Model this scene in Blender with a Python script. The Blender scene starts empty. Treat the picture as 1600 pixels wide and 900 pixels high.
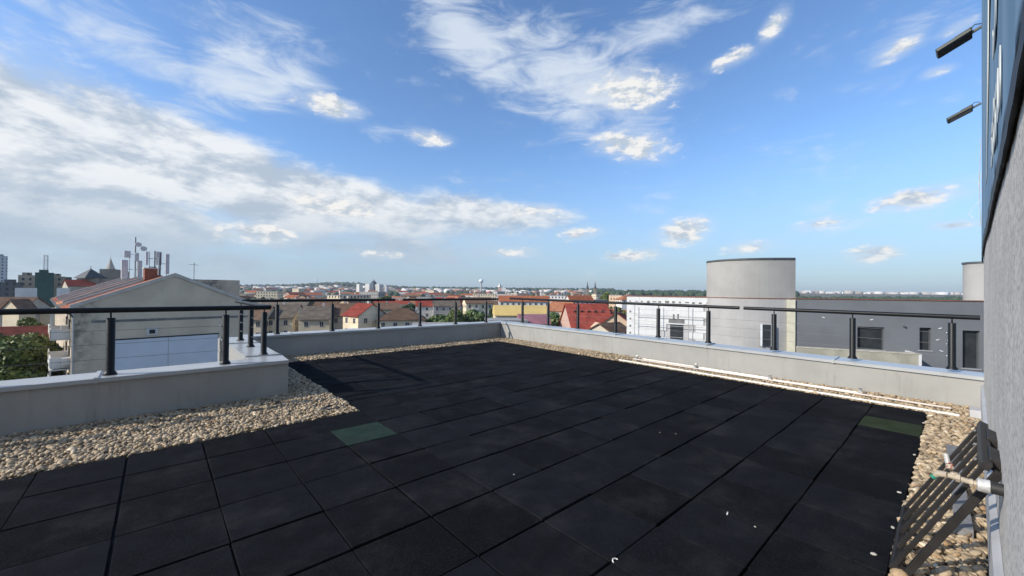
import bpy, bmesh, math, random
import numpy as np
from mathutils import Vector, Matrix
R_ = math.radians
random.seed(11); NP = np.random.RandomState(5)
scene = bpy.context.scene
COL = scene.collection

# ------------------------------------------------------------------ camera
YAW, PITCH, ROLL, EYE = R_(48.285), R_(0.456), R_(0.587), 1.442
FPX = 620.0                                     # focal length in photo pixels (1600 wide)
fw = Vector((math.cos(YAW)*math.cos(PITCH), math.sin(YAW)*math.cos(PITCH), math.sin(PITCH)))
rt0 = Vector((math.sin(YAW), -math.cos(YAW), 0)); up0 = rt0.cross(fw)
rt = rt0*math.cos(ROLL) + up0*math.sin(ROLL); up = up0*math.cos(ROLL) - rt0*math.sin(ROLL)
cd = bpy.data.cameras.new('camera'); cam = bpy.data.objects.new('camera', cd); COL.objects.link(cam)
cd.sensor_width = 36.0; cd.lens = FPX/1600*36; cd.clip_start = 0.02; cd.clip_end = 20000
m3 = Matrix((rt, up, -fw)).transposed()
cam.matrix_world = Matrix.Translation((0, 0, EYE)) @ m3.to_4x4()
scene.camera = cam
def P(x, y, d):      # bearing (photo pixel) and forward distance in metres -> place in the world
    return Vector((0, 0, EYE)) + (fw + rt*((x-800)/FPX) - up*((y-450)/FPX))*d

# ------------------------------------------------------------------ light
SUN = Vector((-1.7, 0.62, 1.0)).normalized()
SUN_EL = math.asin(SUN.z)
sl = bpy.data.lights.new('sun', 'SUN'); sl.energy = 5.0; sl.angle = R_(0.53); sl.color = (1.0, 0.91, 0.78)
so = bpy.data.objects.new('sun', sl); COL.objects.link(so)
so.rotation_euler = SUN.to_track_quat('Z', 'Y').to_euler(); so.location = (0, 0, 60)
scene.view_settings.view_transform = 'Standard'; scene.view_settings.look = 'None'
scene.view_settings.exposure = 0.0; scene.view_settings.gamma = 1.0
try: scene.view_settings.use_curve_mapping = False
except Exception: pass

class NT:            # small helper to write node trees
    def __init__(s, tree): s.t = tree; s.l = tree.links
    def n(s, typ, **kw):
        nd = s.t.nodes.new(typ)
        for k, v in kw.items():
            if k == 'ins':
                for i, val in v.items():
                    if isinstance(val, bpy.types.NodeSocket): s.l.new(val, nd.inputs[i])
                    else: nd.inputs[i].default_value = val
            else: setattr(nd, k, v)
        return nd
    def math(s, op, a, b=None, c=None, clamp=False):
        nd = s.n('ShaderNodeMath', operation=op, use_clamp=clamp)
        for i, v in enumerate((a, b, c)):
            if v is None: continue
            if isinstance(v, bpy.types.NodeSocket): s.l.new(v, nd.inputs[i])
            else: nd.inputs[i].default_value = v
        return nd.outputs[0]
    def vmath(s, op, a, b=None):
        nd = s.n('ShaderNodeVectorMath', operation=op)
        for i, v in enumerate((a, b)):
            if v is None: continue
            if isinstance(v, bpy.types.NodeSocket): s.l.new(v, nd.inputs[i])
            else: nd.inputs[i].default_value = v
        return nd
    def ramp(s, fac, stops, interp='LINEAR'):
        nd = s.n('ShaderNodeValToRGB'); cr = nd.color_ramp; cr.interpolation = interp
        while len(cr.elements) < len(stops): cr.elements.new(0.5)
        for e, (p, c) in zip(cr.elements, stops):
            e.position = p; e.color = (*c, 1) if len(c) == 3 else c
        s.l.new(fac, nd.inputs[0]); return nd.outputs[0]
    def mix(s, fac, a, b, blend='MIX'):
        nd = s.n('ShaderNodeMix', data_type='RGBA', blend_type=blend)
        for i, v in ((0, fac), (6, a), (7, b)):
            if isinstance(v, bpy.types.NodeSocket): s.l.new(v, nd.inputs[i])
            else: nd.inputs[i].default_value = (*v, 1) if isinstance(v, tuple) and len(v) == 3 else v
        return nd.outputs[2]
    def mrange(s, v, a, b, c=0.0, d=1.0, smooth=True):
        nd = s.n('ShaderNodeMapRange', interpolation_type='SMOOTHSTEP' if smooth else 'LINEAR')
        for i, val in enumerate((v, a, b, c, d)):
            if isinstance(val, bpy.types.NodeSocket): s.l.new(val, nd.inputs[i])
            else: nd.inputs[i].default_value = val
        return nd.outputs[0]
    def noise(s, vec, scale, detail=4, rough=0.55, dist=0.0):
        nd = s.n('ShaderNodeTexNoise', ins={'Scale': scale, 'Detail': detail, 'Roughness': rough, 'Distortion': dist})
        if vec is not None: s.l.new(vec, nd.inputs['Vector'])
        return nd.outputs[0]

# ------------------------------------------------------------------ sky with clouds
world = bpy.data.worlds.new('World'); scene.world = world; world.use_nodes = True
w = NT(world.node_tree)
for nd in list(world.node_tree.nodes): world.node_tree.nodes.remove(nd)
sky = w.n('ShaderNodeTexSky', sky_type='NISHITA', sun_disc=False)
sky.sun_elevation = SUN_EL; sky.sun_rotation = math.atan2(SUN.x, SUN.y)
sky.altitude = 300; sky.air_density = 1.0; sky.dust_density = 0.6; sky.ozone_density = 2.0
tc = w.n('ShaderNodeTexCoord')
dirv = w.vmath('NORMALIZE', tc.outputs['Generated']).outputs[0]
sep = w.n('ShaderNodeSeparateXYZ', ins={0: dirv})
dF = w.vmath('DOT_PRODUCT', dirv, tuple((math.cos(YAW), math.sin(YAW), 0))).outputs['Value']
dR = w.vmath('DOT_PRODUCT', dirv, tuple(rt0)).outputs['Value']
az = w.math('ARCTAN2', dR, dF)                   # bearing, 0 straight ahead, + to the right
el = w.math('ARCSINE', sep.outputs[2])
ae = w.n('ShaderNodeCombineXYZ', ins={0: az, 1: el, 2: 0.0}).outputs[0]
# flat cloud-deck coordinates (perspective of a layer overhead)
zz = w.math('ADD', w.math('MAXIMUM', sep.outputs[2], 0.0), 0.09)
deck = w.n('ShaderNodeCombineXYZ', ins={0: w.math('DIVIDE', dR, zz), 1: w.math('DIVIDE', dF, zz), 2: 0.0}).outputs[0]
def pae(x, y):
    a = math.atan((x-800)/FPX); return a, math.atan((455+(x-800)*0.0102-y)/FPX*math.cos(a))
def blob(x, y, rx, ry, rot=0.0, inner=0.0):
    a, e = pae(x, y); a2, _ = pae(x+1, y); _, e2 = pae(x, y-1)
    sx, sy = rx*(a2-a), ry*(e2-e)
    d = w.vmath('SUBTRACT', ae, (a, e, 0)).outputs[0]
    mp = w.n('ShaderNodeMapping', vector_type='TEXTURE', ins={0: d})
    mp.inputs['Rotation'].default_value = (0, 0, R_(rot)); mp.inputs['Scale'].default_value = (sx, sy, 1)
    ln = w.vmath('LENGTH', mp.outputs[0]).outputs['Value']
    return w.mrange(ln, inner, 1.0, 1.0, 0.0)
def total(bl):
    o = None
    for amp, b in bl:
        v = w.math('MULTIPLY', b, amp)
        o = v if o is None else w.math('MAXIMUM', o, v)
    return o
# a) thick bank on the left, falling towards the right
bank = total([(1.0, blob(60, 215, 430, 130, -17, .35)), (1.0, blob(330, 270, 400, 95, -17, .3)), (.95, blob(560, 320, 300, 62, -10, .2)),
              (.9, blob(60, 330, 620, 120, -3, .2)), (.62, blob(120, 400, 700, 60, 0, .2)), (.85, blob(740, 335, 260, 46, -4, .1)), (.6, blob(600, 385, 330, 50, 0, .1)), (.85, blob(-500, 200, 520, 260, -6, .3))])
# b) thin high streaks
cirr = total([(1.1, blob(390, 110, 210, 120, 24, .0)), (.95, blob(440, 105, 190, 55, -18, 0)), (.8, blob(180, 60, 380, 100, -12, 0)), (1.1, blob(730, 60, 220, 110, -32, 0)), (1.1, blob(890, 125, 240, 130, -25, 0)),
              (.7, blob(1010, 60, 220, 85, 10, 0)), (.6, blob(1420, 45, 170, 50, 22, 0)), (.42, blob(1040, 305, 90, 24, 10, 0)), (.5, blob(1330, 350, 220, 26, 8, 0)), (.5, blob(600, 210, 110, 25, 0, 0))])
# c) crisp heaped clouds
cum = total([(1, blob(508, 163, 86, 35, -4, 0)), (.9, blob(668, 215, 60, 23, -4, 0)), (1, blob(985, 140, 130, 62, -6, 0)), (.95, blob(985, 228, 120, 42, -10, 0)), (.85, blob(1205, 40, 52, 31, 38, 0)), (.8, blob(1140, 90, 72, 29, 10, 0)),
             (1, blob(1068, 362, 81, 39, 12, 0)), (.9, blob(985, 400, 86, 20, 4, 0)), (1, blob(1425, 310, 130, 29, 6, 0)), (.9, blob(1365, 396, 86, 25, 4, 0)), (.8, blob(1165, 388, 72, 21, 5, 0)), (.75, blob(1280, 350, 78, 20, 6, 0)),
             (1, blob(520, 322, 169, 31, -4, 0)), (.95, blob(410, 365, 143, 31, 3, 0)), (.8, blob(800, 395, 65, 16, 0, 0)), (.8, blob(830, 330, 104, 23, -4, 0)), (.8, blob(905, 365, 65, 21, 8, 0)), (.75, blob(600, 398, 58, 16, 0, 0)),
             (.7, blob(1490, 352, 78, 13, 0, 0)), (.7, blob(1400, 78, 78, 26, 20, 0)), (.7, blob(1465, 110, 52, 16, 0, 0)), (.7, blob(1500, 40, 65, 21, 10, 0))])
# d) scattered cover for the part of the sky behind the viewer
behind = w.mrange(w.math('ABSOLUTE', az), 1.15, 1.7)
nb = w.noise(deck, 0.55, 6, .55)
bank = w.math('MAXIMUM', bank, w.math('MULTIPLY', behind, w.mrange(nb, .52, .68, 0, .8)))
warp = w.vmath('ADD', deck, w.vmath('SCALE', w.n('ShaderNodeTexNoise', ins={'Vector': deck, 'Scale': 1.1, 'Detail': 3.0}).outputs['Color']).outputs[0]).outputs[0]
aes = w.n('ShaderNodeMapping', ins={0: ae}); aes.inputs['Scale'].default_value = (1, 2.1, 1)
bm_ = w.n('ShaderNodeMapping', ins={0: ae}); bm_.inputs['Rotation'].default_value = (0, 0, R_(11)); bm_.inputs['Scale'].default_value = (.95, 2.2, 1)
n_bank = w.noise(bm_.outputs[0], 6.5, 12, .64, .15)
n_fine = w.noise(aes.outputs[0], 24.0, 10, .60, 0.0)
aes2 = w.n('ShaderNodeMapping', ins={0: ae}); aes2.inputs['Rotation'].default_value = (0, 0, R_(-38)); aes2.inputs['Scale'].default_value = (1.0, 3.2, 1)
n_cirr = w.noise(aes2.outputs[0], 6.5, 9, .62, .7)
sh = w.vmath('ADD', bm_.outputs[0], (-0.035, 0.07, 0)).outputs[0]     # a little towards the sun
n_bank_s = w.noise(sh, 6.5, 7, .6, .15)
sh2 = w.vmath('ADD', aes.outputs[0], (-0.012, 0.028, 0)).outputs[0]
n_fine_s = w.noise(sh2, 24.0, 6, .55, 0.0)
a_bank = w.mrange(w.math('ADD', w.math('MULTIPLY', bank, 1.0), w.math('MULTIPLY', w.math('SUBTRACT', n_bank, .5), 1.7)), .10, .80)
a_cirr = w.math('MULTIPLY', w.mrange(w.math('ADD', w.math('MULTIPLY', cirr, .8), w.math('MULTIPLY', w.math('SUBTRACT', n_cirr, .5), 1.9)), .16, .98), .85)
cumv = w.math('ADD', w.math('MULTIPLY', cum, 1.0), w.math('MULTIPLY', w.math('SUBTRACT', n_fine, .5), 2.1))
a_cum = w.math('MULTIPLY', w.mrange(cumv, .34, .92), w.mrange(cum, .02, .3))
halo = w.math('MULTIPLY', w.mrange(w.math('ADD', cum, w.math('MULTIPLY', w.math('SUBTRACT', n_bank, .5), 1.2)), .0, .8), .45)
# shading of the clouds: lit where the cloud thins towards the sun, greyer inside and below
lit = w.mrange(w.math('SUBTRACT', n_bank, n_bank_s), -.15, .12)
lit2 = w.mrange(w.math('SUBTRACT', n_fine, n_fine_s), -.13, .10)
low = w.mrange(el, 0.02, 0.30)
c_bank = w.mix(lit, (.48, .56, .66), (.90, .92, .94))
c_bank = w.mix(w.mrange(el, 0.03, 0.22), (.42, .53, .65), c_bank)
c_cum = w.mix(lit2, (.52, .60, .69), (.93, .92, .90))
skyc = w.mix(1.0, sky.outputs[0], (.15, .18, .212), 'MULTIPLY')
hz = w.mrange(el, -0.02, 0.34, 1.0, 0.0)
skyc = w.mix(w.math('MULTIPLY', hz, .80), skyc, (.36, .48, .62))
col = w.mix(w.math('MULTIPLY', a_cirr, 1.0), skyc, (.74, .82, .92))
veil = w.math('MULTIPLY', w.math('MULTIPLY', total([(1, blob(60, 270, 760, 250, -14, 0)), (.8, blob(560, 350, 520, 90, -4, 0)), (.8, blob(-500, 230, 700, 300, 0, .2))]), w.mrange(n_cirr, .25, .7, .55, 1.0)), .62)
col = w.mix(veil, col, (.66, .75, .85))
col = w.mix(halo, col, (.68, .76, .86))
col = w.mix(w.math('MULTIPLY', a_bank, .93), col, c_bank)
col = w.mix(w.math('MULTIPLY', a_cum, w.mrange(el, .0, .10, .35, .95)), col, c_cum)
bg = w.n('ShaderNodeBackground', ins={0: col, 1: 1.0})
wo = w.n('ShaderNodeOutputWorld', ins={0: bg.outputs[0]})
world.cycles.sampling_method = 'MANUAL'; world.cycles.sample_map_resolution = 512

# ------------------------------------------------------------------ materials
def mat(name, color, rough=0.7, var=0.15, scale=3.0, bump=0.0, bscale=60.0, metallic=0.0, spec=0.5, objvar=0.0, color2=None, detail=5, coords='Object', trans=0.0):
    m = bpy.data.materials.new(name); m.use_nodes = True; t = NT(m.node_tree)
    b = m.node_tree.nodes['Principled BSDF']; b.inputs['Roughness'].default_value = rough; b.inputs['Metallic'].default_value = metallic
    b.inputs['Specular IOR Level'].default_value = spec
    tcn = t.n('ShaderNodeTexCoord'); vec = tcn.outputs[coords]
    n = t.noise(vec, scale, detail, .6)
    c2 = color2 if color2 else tuple(min(1, c*(1+var)) for c in color)
    c1 = tuple(c*(1-var) for c in color) if not color2 else color
    col = t.mix(t.mrange(n, .32, .68), c1, c2)
    if objvar:
        oi = t.n('ShaderNodeObjectInfo')
        f = t.mrange(oi.outputs['Random'], 0, 1, 1-objvar, 1+objvar, smooth=False)
        col = t.mix(1.0, col, t.n('ShaderNodeCombineColor', ins={0: f, 1: f, 2: f}).outputs[0], 'MULTIPLY')
    t.l.new(col, b.inputs['Base Color'])
    if bump:
        nb = t.noise(vec, bscale, 4, .6)
        bp = t.n('ShaderNodeBump', ins={'Strength': bump, 'Distance': 0.01, 'Height': nb}); t.l.new(bp.outputs[0], b.inputs['Normal'])
    return m
M = {}
def rubber(name, c, flecks):
    m = mat(name, c, .9, .22, 5.0, .55, 380.0, spec=.05, objvar=.36); t = NT(m.node_tree); b = m.node_tree.nodes['Principled BSDF']
    src = b.inputs['Base Color'].links[0].from_socket
    tcn = t.n('ShaderNodeTexCoord')
    geo = t.n('ShaderNodeNewGeometry')
    fine = t.noise(geo.outputs['Position'], 170, 3, .6)
    col = t.mix(t.mrange(fine, .50, .70, 0, .8), src, flecks)
    dust = t.noise(geo.outputs['Position'], 1.9, 9, .72)
    col = t.mix(t.mrange(dust, .46, .74, 0, .55), col, (.034, .035, .037))
    t.l.new(col, b.inputs['Base Color']); return m
M['rubber'] = rubber('black_rubber', (.0066, .0076, .0098), (.024, .027, .031))
M['rubber_g'] = rubber('green_rubber', (.026, .050, .041), (.055, .085, .072))
M['rubber_o'] = rubber('olive_rubber', (.030, .042, .022), (.06, .075, .05))
M['membrane'] = mat('grey_membrane', (.315, .315, .30), .62, .07, 1.6, .10, 14)
def streaks(m, amt, dark):
    t = NT(m.node_tree); b = m.node_tree.nodes['Principled BSDF']; src = b.inputs['Base Color'].links[0].from_socket; geo = t.n('ShaderNodeNewGeometry')
    mp = t.n('ShaderNodeMapping', ins={0: geo.outputs['Position']}); mp.inputs['Scale'].default_value = (1, 1, .09)
    a = t.noise(mp.outputs[0], 9, 6, .65); c = t.noise(geo.outputs['Position'], 2.2, 8, .7)
    f = t.math('MULTIPLY', t.mrange(a, .5, .72), t.mrange(c, .40, .62)); f = t.math('ADD', t.math('MULTIPLY', f, amt), t.mrange(c, .58, .75, 0, amt*.5))
    t.l.new(t.mix(f, src, dark), b.inputs['Base Color'])
    n2 = t.noise(mp.outputs[0], 1.4, 3, .5); bp_ = t.n('ShaderNodeBump', ins={'Strength': .35, 'Distance': .03, 'Height': n2}); t.l.new(bp_.outputs[0], b.inputs['Normal'])
streaks(M['membrane'], .42, (.15, .145, .13)); 
M['coping'] = mat('coated_metal', (.40, .415, .42), .27, .06, 2.5, .03, 8)
streaks(M['coping'], .25, (.25, .25, .24))
M['anthracite'] = mat('anthracite_paint', (.0065, .009, .012), .45, .15, 6, spec=.28)
M['steel'] = mat('stainless_steel', (.45, .45, .45), .3, .1, 20, metallic=.9); M['wire'] = mat('dull_wire', (.16, .16, .165), .55, .1, 20, metallic=.5)
M['slab'] = mat('dark_roof_membrane', (.045, .04, .035), .9, .3, 4)
M['pvc'] = mat('white_plastic', (.70, .68, .62), .45, .06, 6)
M['pvcpink'] = mat('pale_conduit', (.58, .52, .47), .5, .08, 6)
M['clampgrey'] = mat('grey_plastic', (.42, .42, .41), .5, .1, 12)
M['frame'] = mat('dark_brown_grey_coated_steel', (.022, .0205, .020), .5, .2, 9, .05, 60, spec=.3)
M['timber'] = mat('grey_weathered_board', (.20, .20, .205), .75, .2, 8, .2, 40)
M['brass'] = mat('beige_pipe_paint', (.40, .34, .26), .5, .15, 14)
M['redh'] = mat('red_handle', (.22, .03, .025), .45, .1)
M['greenh'] = mat('green_fitting', (.02, .20, .13), .45, .1)
M['foil'] = mat('wrinkled_tape', (.55, .55, .54), .38, .2, 25, .5, 30, metallic=.3)
M['blackrub'] = mat('black_rubber_sleeve', (.02, .021, .022), .6, .2)
M['navy'] = mat('navy_fabric', (.006, .011, .030), .7, .1)
M['white'] = mat('white_print', (.55, .58, .56), .6, .05)
M['lamp'] = mat('lamp_housing', (.035, .045, .042), .45, .15)
M['lampglass'] = mat('lamp_glass', (.05, .055, .05), .12, .1)
def stucco():
    m = mat('speckled_render', (.62, .585, .53), .9, .10, 2.0); t = NT(m.node_tree); b = m.node_tree.nodes['Principled BSDF']
    src = b.inputs['Base Color'].links[0].from_socket
    tcn = t.n('ShaderNodeTexCoord'); mp = t.n('ShaderNodeMapping', ins={0: tcn.outputs['Object']}); mp.inputs['Scale'].default_value = (1, 1, .7)
    a = t.noise(mp.outputs[0], 62, 4, .65); c = t.noise(mp.outputs[0], 160, 2, .5)
    col = t.mix(t.mrange(a, .48, .62, 0, .85), src, (.22, .22, .215)); col = t.mix(t.mrange(c, .56, .7, 0, .5), col, (.65, .65, .65))
    t.l.new(col, b.inputs['Base Color'])
    bp = t.n('ShaderNodeBump', ins={'Strength': .6, 'Distance': .006, 'Height': a}); t.l.new(bp.outputs[0], b.inputs['Normal'])
    return m
M['stucco'] = stucco()
M['skirt'] = mat('pale_skirting_membrane', (.42, .425, .43), .6, .08, 3, .15, 12)
def banner():
    m = mat('blue_banner_print', (.13, .24, .36), .7, .10, .7); t = NT(m.node_tree); b = m.node_tree.nodes['Principled BSDF']
    src = b.inputs['Base Color'].links[0].from_socket; tcn = t.n('ShaderNodeTexCoord')
    wv = t.n('ShaderNodeTexWave', wave_type='BANDS', bands_direction='X', ins={'Vector': tcn.outputs['Object'], 'Scale': .55, 'Distortion': 5.0, 'Detail': 1.0})
    col = t.mix(t.mrange(wv.outputs[1], .35, .9, 0, .45), src, (.24, .37, .49)); t.l.new(col, b.inputs['Base Color']); return m
M['banner'] = banner()
def attr_mat(name, stops, rough=.75, bump=.0, bscale=90, sub=0.0):
    m = bpy.data.materials.new(name); m.use_nodes = True; t = NT(m.node_tree); b = m.node_tree.nodes['Principled BSDF']
    b.inputs['Roughness'].default_value = rough
    at = t.n('ShaderNodeAttribute', attribute_name='tone')
    col = t.ramp(at.outputs['Fac'], stops)
    geo = t.n('ShaderNodeNewGeometry'); n = t.noise(geo.outputs['Position'], bscale, 3, .6)
    col = t.mix(1.0, col, t.ramp(n, [(.3, (.72, .72, .72)), (.7, (1.15, 1.15, 1.15))]), 'MULTIPLY')
    t.l.new(col, b.inputs['Base Color'])
    if bump:
        bp = t.n('ShaderNodeBump', ins={'Strength': bump, 'Distance': .004, 'Height': n}); t.l.new(bp.outputs[0], b.inputs['Normal'])
    if sub: b.inputs['Subsurface Weight'].default_value = 0
    return m
M['gravel'] = attr_mat('river_pebbles', [(0, (0.085, 0.065, 0.042)), (.2, (0.201, 0.152, 0.097)), (.45, (0.371, 0.289, 0.185)), (.7, (0.519, 0.416, 0.281)), (.88, (0.339, 0.216, 0.109)), (1, (0.657, 0.568, 0.420))], .7, .2, 60)
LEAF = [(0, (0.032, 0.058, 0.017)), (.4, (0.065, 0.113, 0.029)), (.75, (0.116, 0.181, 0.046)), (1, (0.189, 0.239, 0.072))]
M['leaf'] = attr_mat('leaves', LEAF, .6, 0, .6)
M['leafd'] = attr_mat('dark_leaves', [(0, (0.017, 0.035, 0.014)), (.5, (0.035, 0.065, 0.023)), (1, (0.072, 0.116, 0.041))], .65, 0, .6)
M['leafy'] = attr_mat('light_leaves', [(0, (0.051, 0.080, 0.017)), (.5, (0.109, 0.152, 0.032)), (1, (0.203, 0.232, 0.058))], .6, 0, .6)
M['bark'] = mat('bark', (.06, .045, .033), .9, .3, 3)
M['wood_far'] = attr_mat('distant_wood', [(0, (.022, .045, .026)), (.5, (.035, .065, .034)), (1, (.055, .088, .042))], .9, 0, .05)

# ------------------------------------------------------------------ mesh helpers
class MB:
    def __init__(s): s.v = []; s.f = []; s.m = []; s.mi = 0
    def add(s, vs, fs):
        o = len(s.v); s.v += [tuple(v) for v in vs]; s.f += [tuple(i+o for i in f) for f in fs]; s.m += [s.mi]*len(fs); return s
    def box(s, x0, x1, y0, y1, z0, z1, mtx=None):
        vs = [Vector(p) for p in ((x0,y0,z0),(x1,y0,z0),(x1,y1,z0),(x0,y1,z0),(x0,y0,z1),(x1,y0,z1),(x1,y1,z1),(x0,y1,z1))]
        if mtx is not None: vs = [mtx @ v for v in vs]
        return s.add(vs, [(3,2,1,0),(4,5,6,7),(0,1,5,4),(1,2,6,5),(2,3,7,6),(3,0,4,7)])
    def bar(s, a, b, wd, ht, upv=(0,0,1)):          # rectangular bar between two points
        a, b = Vector(a), Vector(b); d = (b-a); L = d.length; d.normalize(); u = Vector(upv)
        sx = d.cross(u).normalized(); u = sx.cross(d).normalized()
        mt = Matrix((d, sx, u)).transposed().to_4x4(); mt.translation = a
        return s.box(0, L, -wd/2, wd/2, -ht/2, ht/2, mt)
    def tube(s, pts, r, seg=10, cap=True):
        pts = [Vector(p) for p in pts]; rs = r if isinstance(r, (list, tuple)) else [r]*len(pts); o = len(s.v); rings = []
        for i, p in enumerate(pts):
            d = (pts[min(i+1, len(pts)-1)] - pts[max(i-1, 0)]).normalized()
            u = Vector((0,0,1)) if abs(d.z) < .9 else Vector((1,0,0)); sx = d.cross(u).normalized(); uy = sx.cross(d)
            rings.append([p + (sx*math.cos(k*2*math.pi/seg) + uy*math.sin(k*2*math.pi/seg))*rs[i] for k in range(seg)])
        vs = [v for rg in rings for v in rg]; fs = []
        for i in range(len(pts)-1):
            for k in range(seg):
                k2 = (k+1) % seg; fs.append((i*seg+k, (i+1)*seg+k, (i+1)*seg+k2, i*seg+k2))
        if cap: fs += [tuple(range(seg)), tuple(reversed([(len(pts)-1)*seg+k for k in range(seg)]))]
        return s.add(vs, fs)
    def prism(s, poly, axis_a, axis_b, ext, origin=(0,0,0)):   # polygon in (a,b) axes extruded along ext
        A, B, E, O = Vector(axis_a), Vector(axis_b), Vector(ext), Vector(origin); n = len(poly)
        vs = [O + A*p + B*q for p, q in poly] + [O + A*p + B*q + E for p, q in poly]
        fs = [tuple(range(n)), tuple(reversed(range(n, 2*n)))] + [((i+1) % n, i, n+i, n+(i+1) % n) for i in range(n)]
        return s.add(vs, fs)
    def mesh(s, name, mats, smooth=False, fixn=True):
        me = bpy.data.meshes.new(name); me.from_pydata(s.v, [], s.f)
        for m in (mats if isinstance(mats, (list, tuple)) else [mats]): me.materials.append(m)
        if len(me.materials) > 1: me.polygons.foreach_set('material_index', s.m)
        if fixn:
            bm = bmesh.new(); bm.from_mesh(me); bmesh.ops.recalc_face_normals(bm, faces=bm.faces); bm.to_mesh(me); bm.free()
        if smooth: me.polygons.foreach_set('use_smooth', [True]*len(me.polygons))
        me.update(); return me
    def build(s, name, mats, parent=None, smooth=False, bevel=0.0, fixn=True):
        o = link(name, s.mesh(name, mats, smooth, fixn), parent)
        if bevel:
            md = o.modifiers.new('bevel', 'BEVEL'); md.width = bevel; md.segments = 2; md.limit_method = 'ANGLE'
        if smooth: o.data.set_sharp_from_angle(angle=R_(35))
        return o
def link(name, data, parent=None, loc=None, rz=None):
    o = bpy.data.objects.new(name, data); COL.objects.link(o)
    if parent is not None: o.parent = parent
    if loc is not None: o.location = loc
    if rz is not None: o.rotation_euler = (0, 0, rz)
    return o
def tag(o, label=None, cat=None, group=None, kind=None):
    if label: o['label'] = label
    if cat: o['category'] = cat
    if group: o['group'] = group
    if kind: o['kind'] = kind
    return o
def thing(name, label, cat, loc=(0,0,0), rz=0.0, group=None):
    return tag(link(name, None, None, loc, rz), label, cat, group)
def merged(name, V, F, tone, mats, parent=None, smooth=True):   # big numpy mesh, tone per vertex
    me = bpy.data.meshes.new(name); nv, nf, k = len(V), len(F), F.shape[1]
    me.vertices.add(nv); me.vertices.foreach_set('co', V.astype(np.float32).ravel())
    me.loops.add(nf*k); me.loops.foreach_set('vertex_index', F.astype(np.int32).ravel())
    me.polygons.add(nf); me.polygons.foreach_set('loop_start', np.arange(nf, dtype=np.int32)*k)
    try: me.polygons.foreach_set('loop_total', np.full(nf, k, dtype=np.int32))
    except Exception: pass
    at = me.attributes.new('tone', 'FLOAT', 'POINT'); at.data.foreach_set('value', tone.astype(np.float32))
    me.materials.append(mats); me.update(calc_edges=True); me.validate()
    if smooth: me.polygons.foreach_set('use_smooth', np.ones(nf, dtype=bool))
    return link(name, me, parent)
def ico(sub):
    bm = bmesh.new(); bmesh.ops.create_icosphere(bm, subdivisions=sub, radius=1.0)
    V = np.array([v.co[:] for v in bm.verts]); F = np.array([[v.index for v in f.verts] for f in bm.faces]); bm.free(); return V, F
ICO1, ICO2 = ico(1), ico(2)

# ------------------------------------------------------------------ terrace: slab, rubber tiles
GA, GB = -0.675, 0.235                     # tile grid origin, 0.5 m pitch
slab = MB().box(-6, 8.2, -0.5, 9.9, -.35, -.032).build('roof_slab', M['slab']); tag(slab, kind='structure')
tile_me = MB().box(-.2458, .2458, -.2435, .2435, -.030, 0).mesh('tile', M['rubber'])
def edge_a(b): return 7.08 + (b-.235)*.0295    # cut edge along the far right
def put_tile(me, ca, cb, name='tile'):
    o = link(name, me, slab); o.location = (ca + random.gauss(0, .0020), cb + random.gauss(0, .0024), random.gauss(0, .0018))
    o.rotation_euler = (random.gauss(0, .0050), random.gauss(0, .0050), random.gauss(0, .0032)); return o
def bev(o, wd=.004):
    md = o.modifiers.new('bevel', 'BEVEL'); md.width = wd; md.segments = 2; return o
bmq = bmesh.new(); bmq.from_mesh(tile_me); bmesh.ops.bevel(bmq, geom=[e for e in bmq.edges], offset=.005, segments=2, affect='EDGES', profile=.5); bmq.to_mesh(tile_me); bmq.free()
tg, to = tile_me.copy(), tile_me.copy(); tg.materials[0] = M['rubber_g']; to.materials[0] = M['rubber_o']
for k in range(17):
    cb = GB + .5*k + .25; l0 = -6 if k < 9 else 5
    for l in range(l0, 16):
        ca = GA + .5*l + .25
        if ca < -2.2 and k > 8: continue
        if ca - .25 > edge_a(cb) - .06: continue
        if ca + .25 > edge_a(cb):                   # cut tile
            e0, e1 = edge_a(cb-.25)-ca, edge_a(cb+.25)-ca
            mb = MB().prism([(-.2475,-.2445), (min(e0,.2475),-.2445), (min(e1,.2475),.2445), (-.2475,.2445)], (1,0,0), (0,1,0), (0,0,.030), (0,0,-.030))
            bev(link('tile', mb.mesh('tile', M['rubber']), slab, (ca, cb, 0))); continue
        if (l, k) == (4, 7): tag(put_tile(tg, ca, cb), 'faded dark green rubber tile near the left gravel corner')
        elif (l, k) == (13, 0): tag(put_tile(to, ca, cb), 'olive green rubber tile at the right edge')
        else: put_tile(tile_me, ca, cb)

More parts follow.
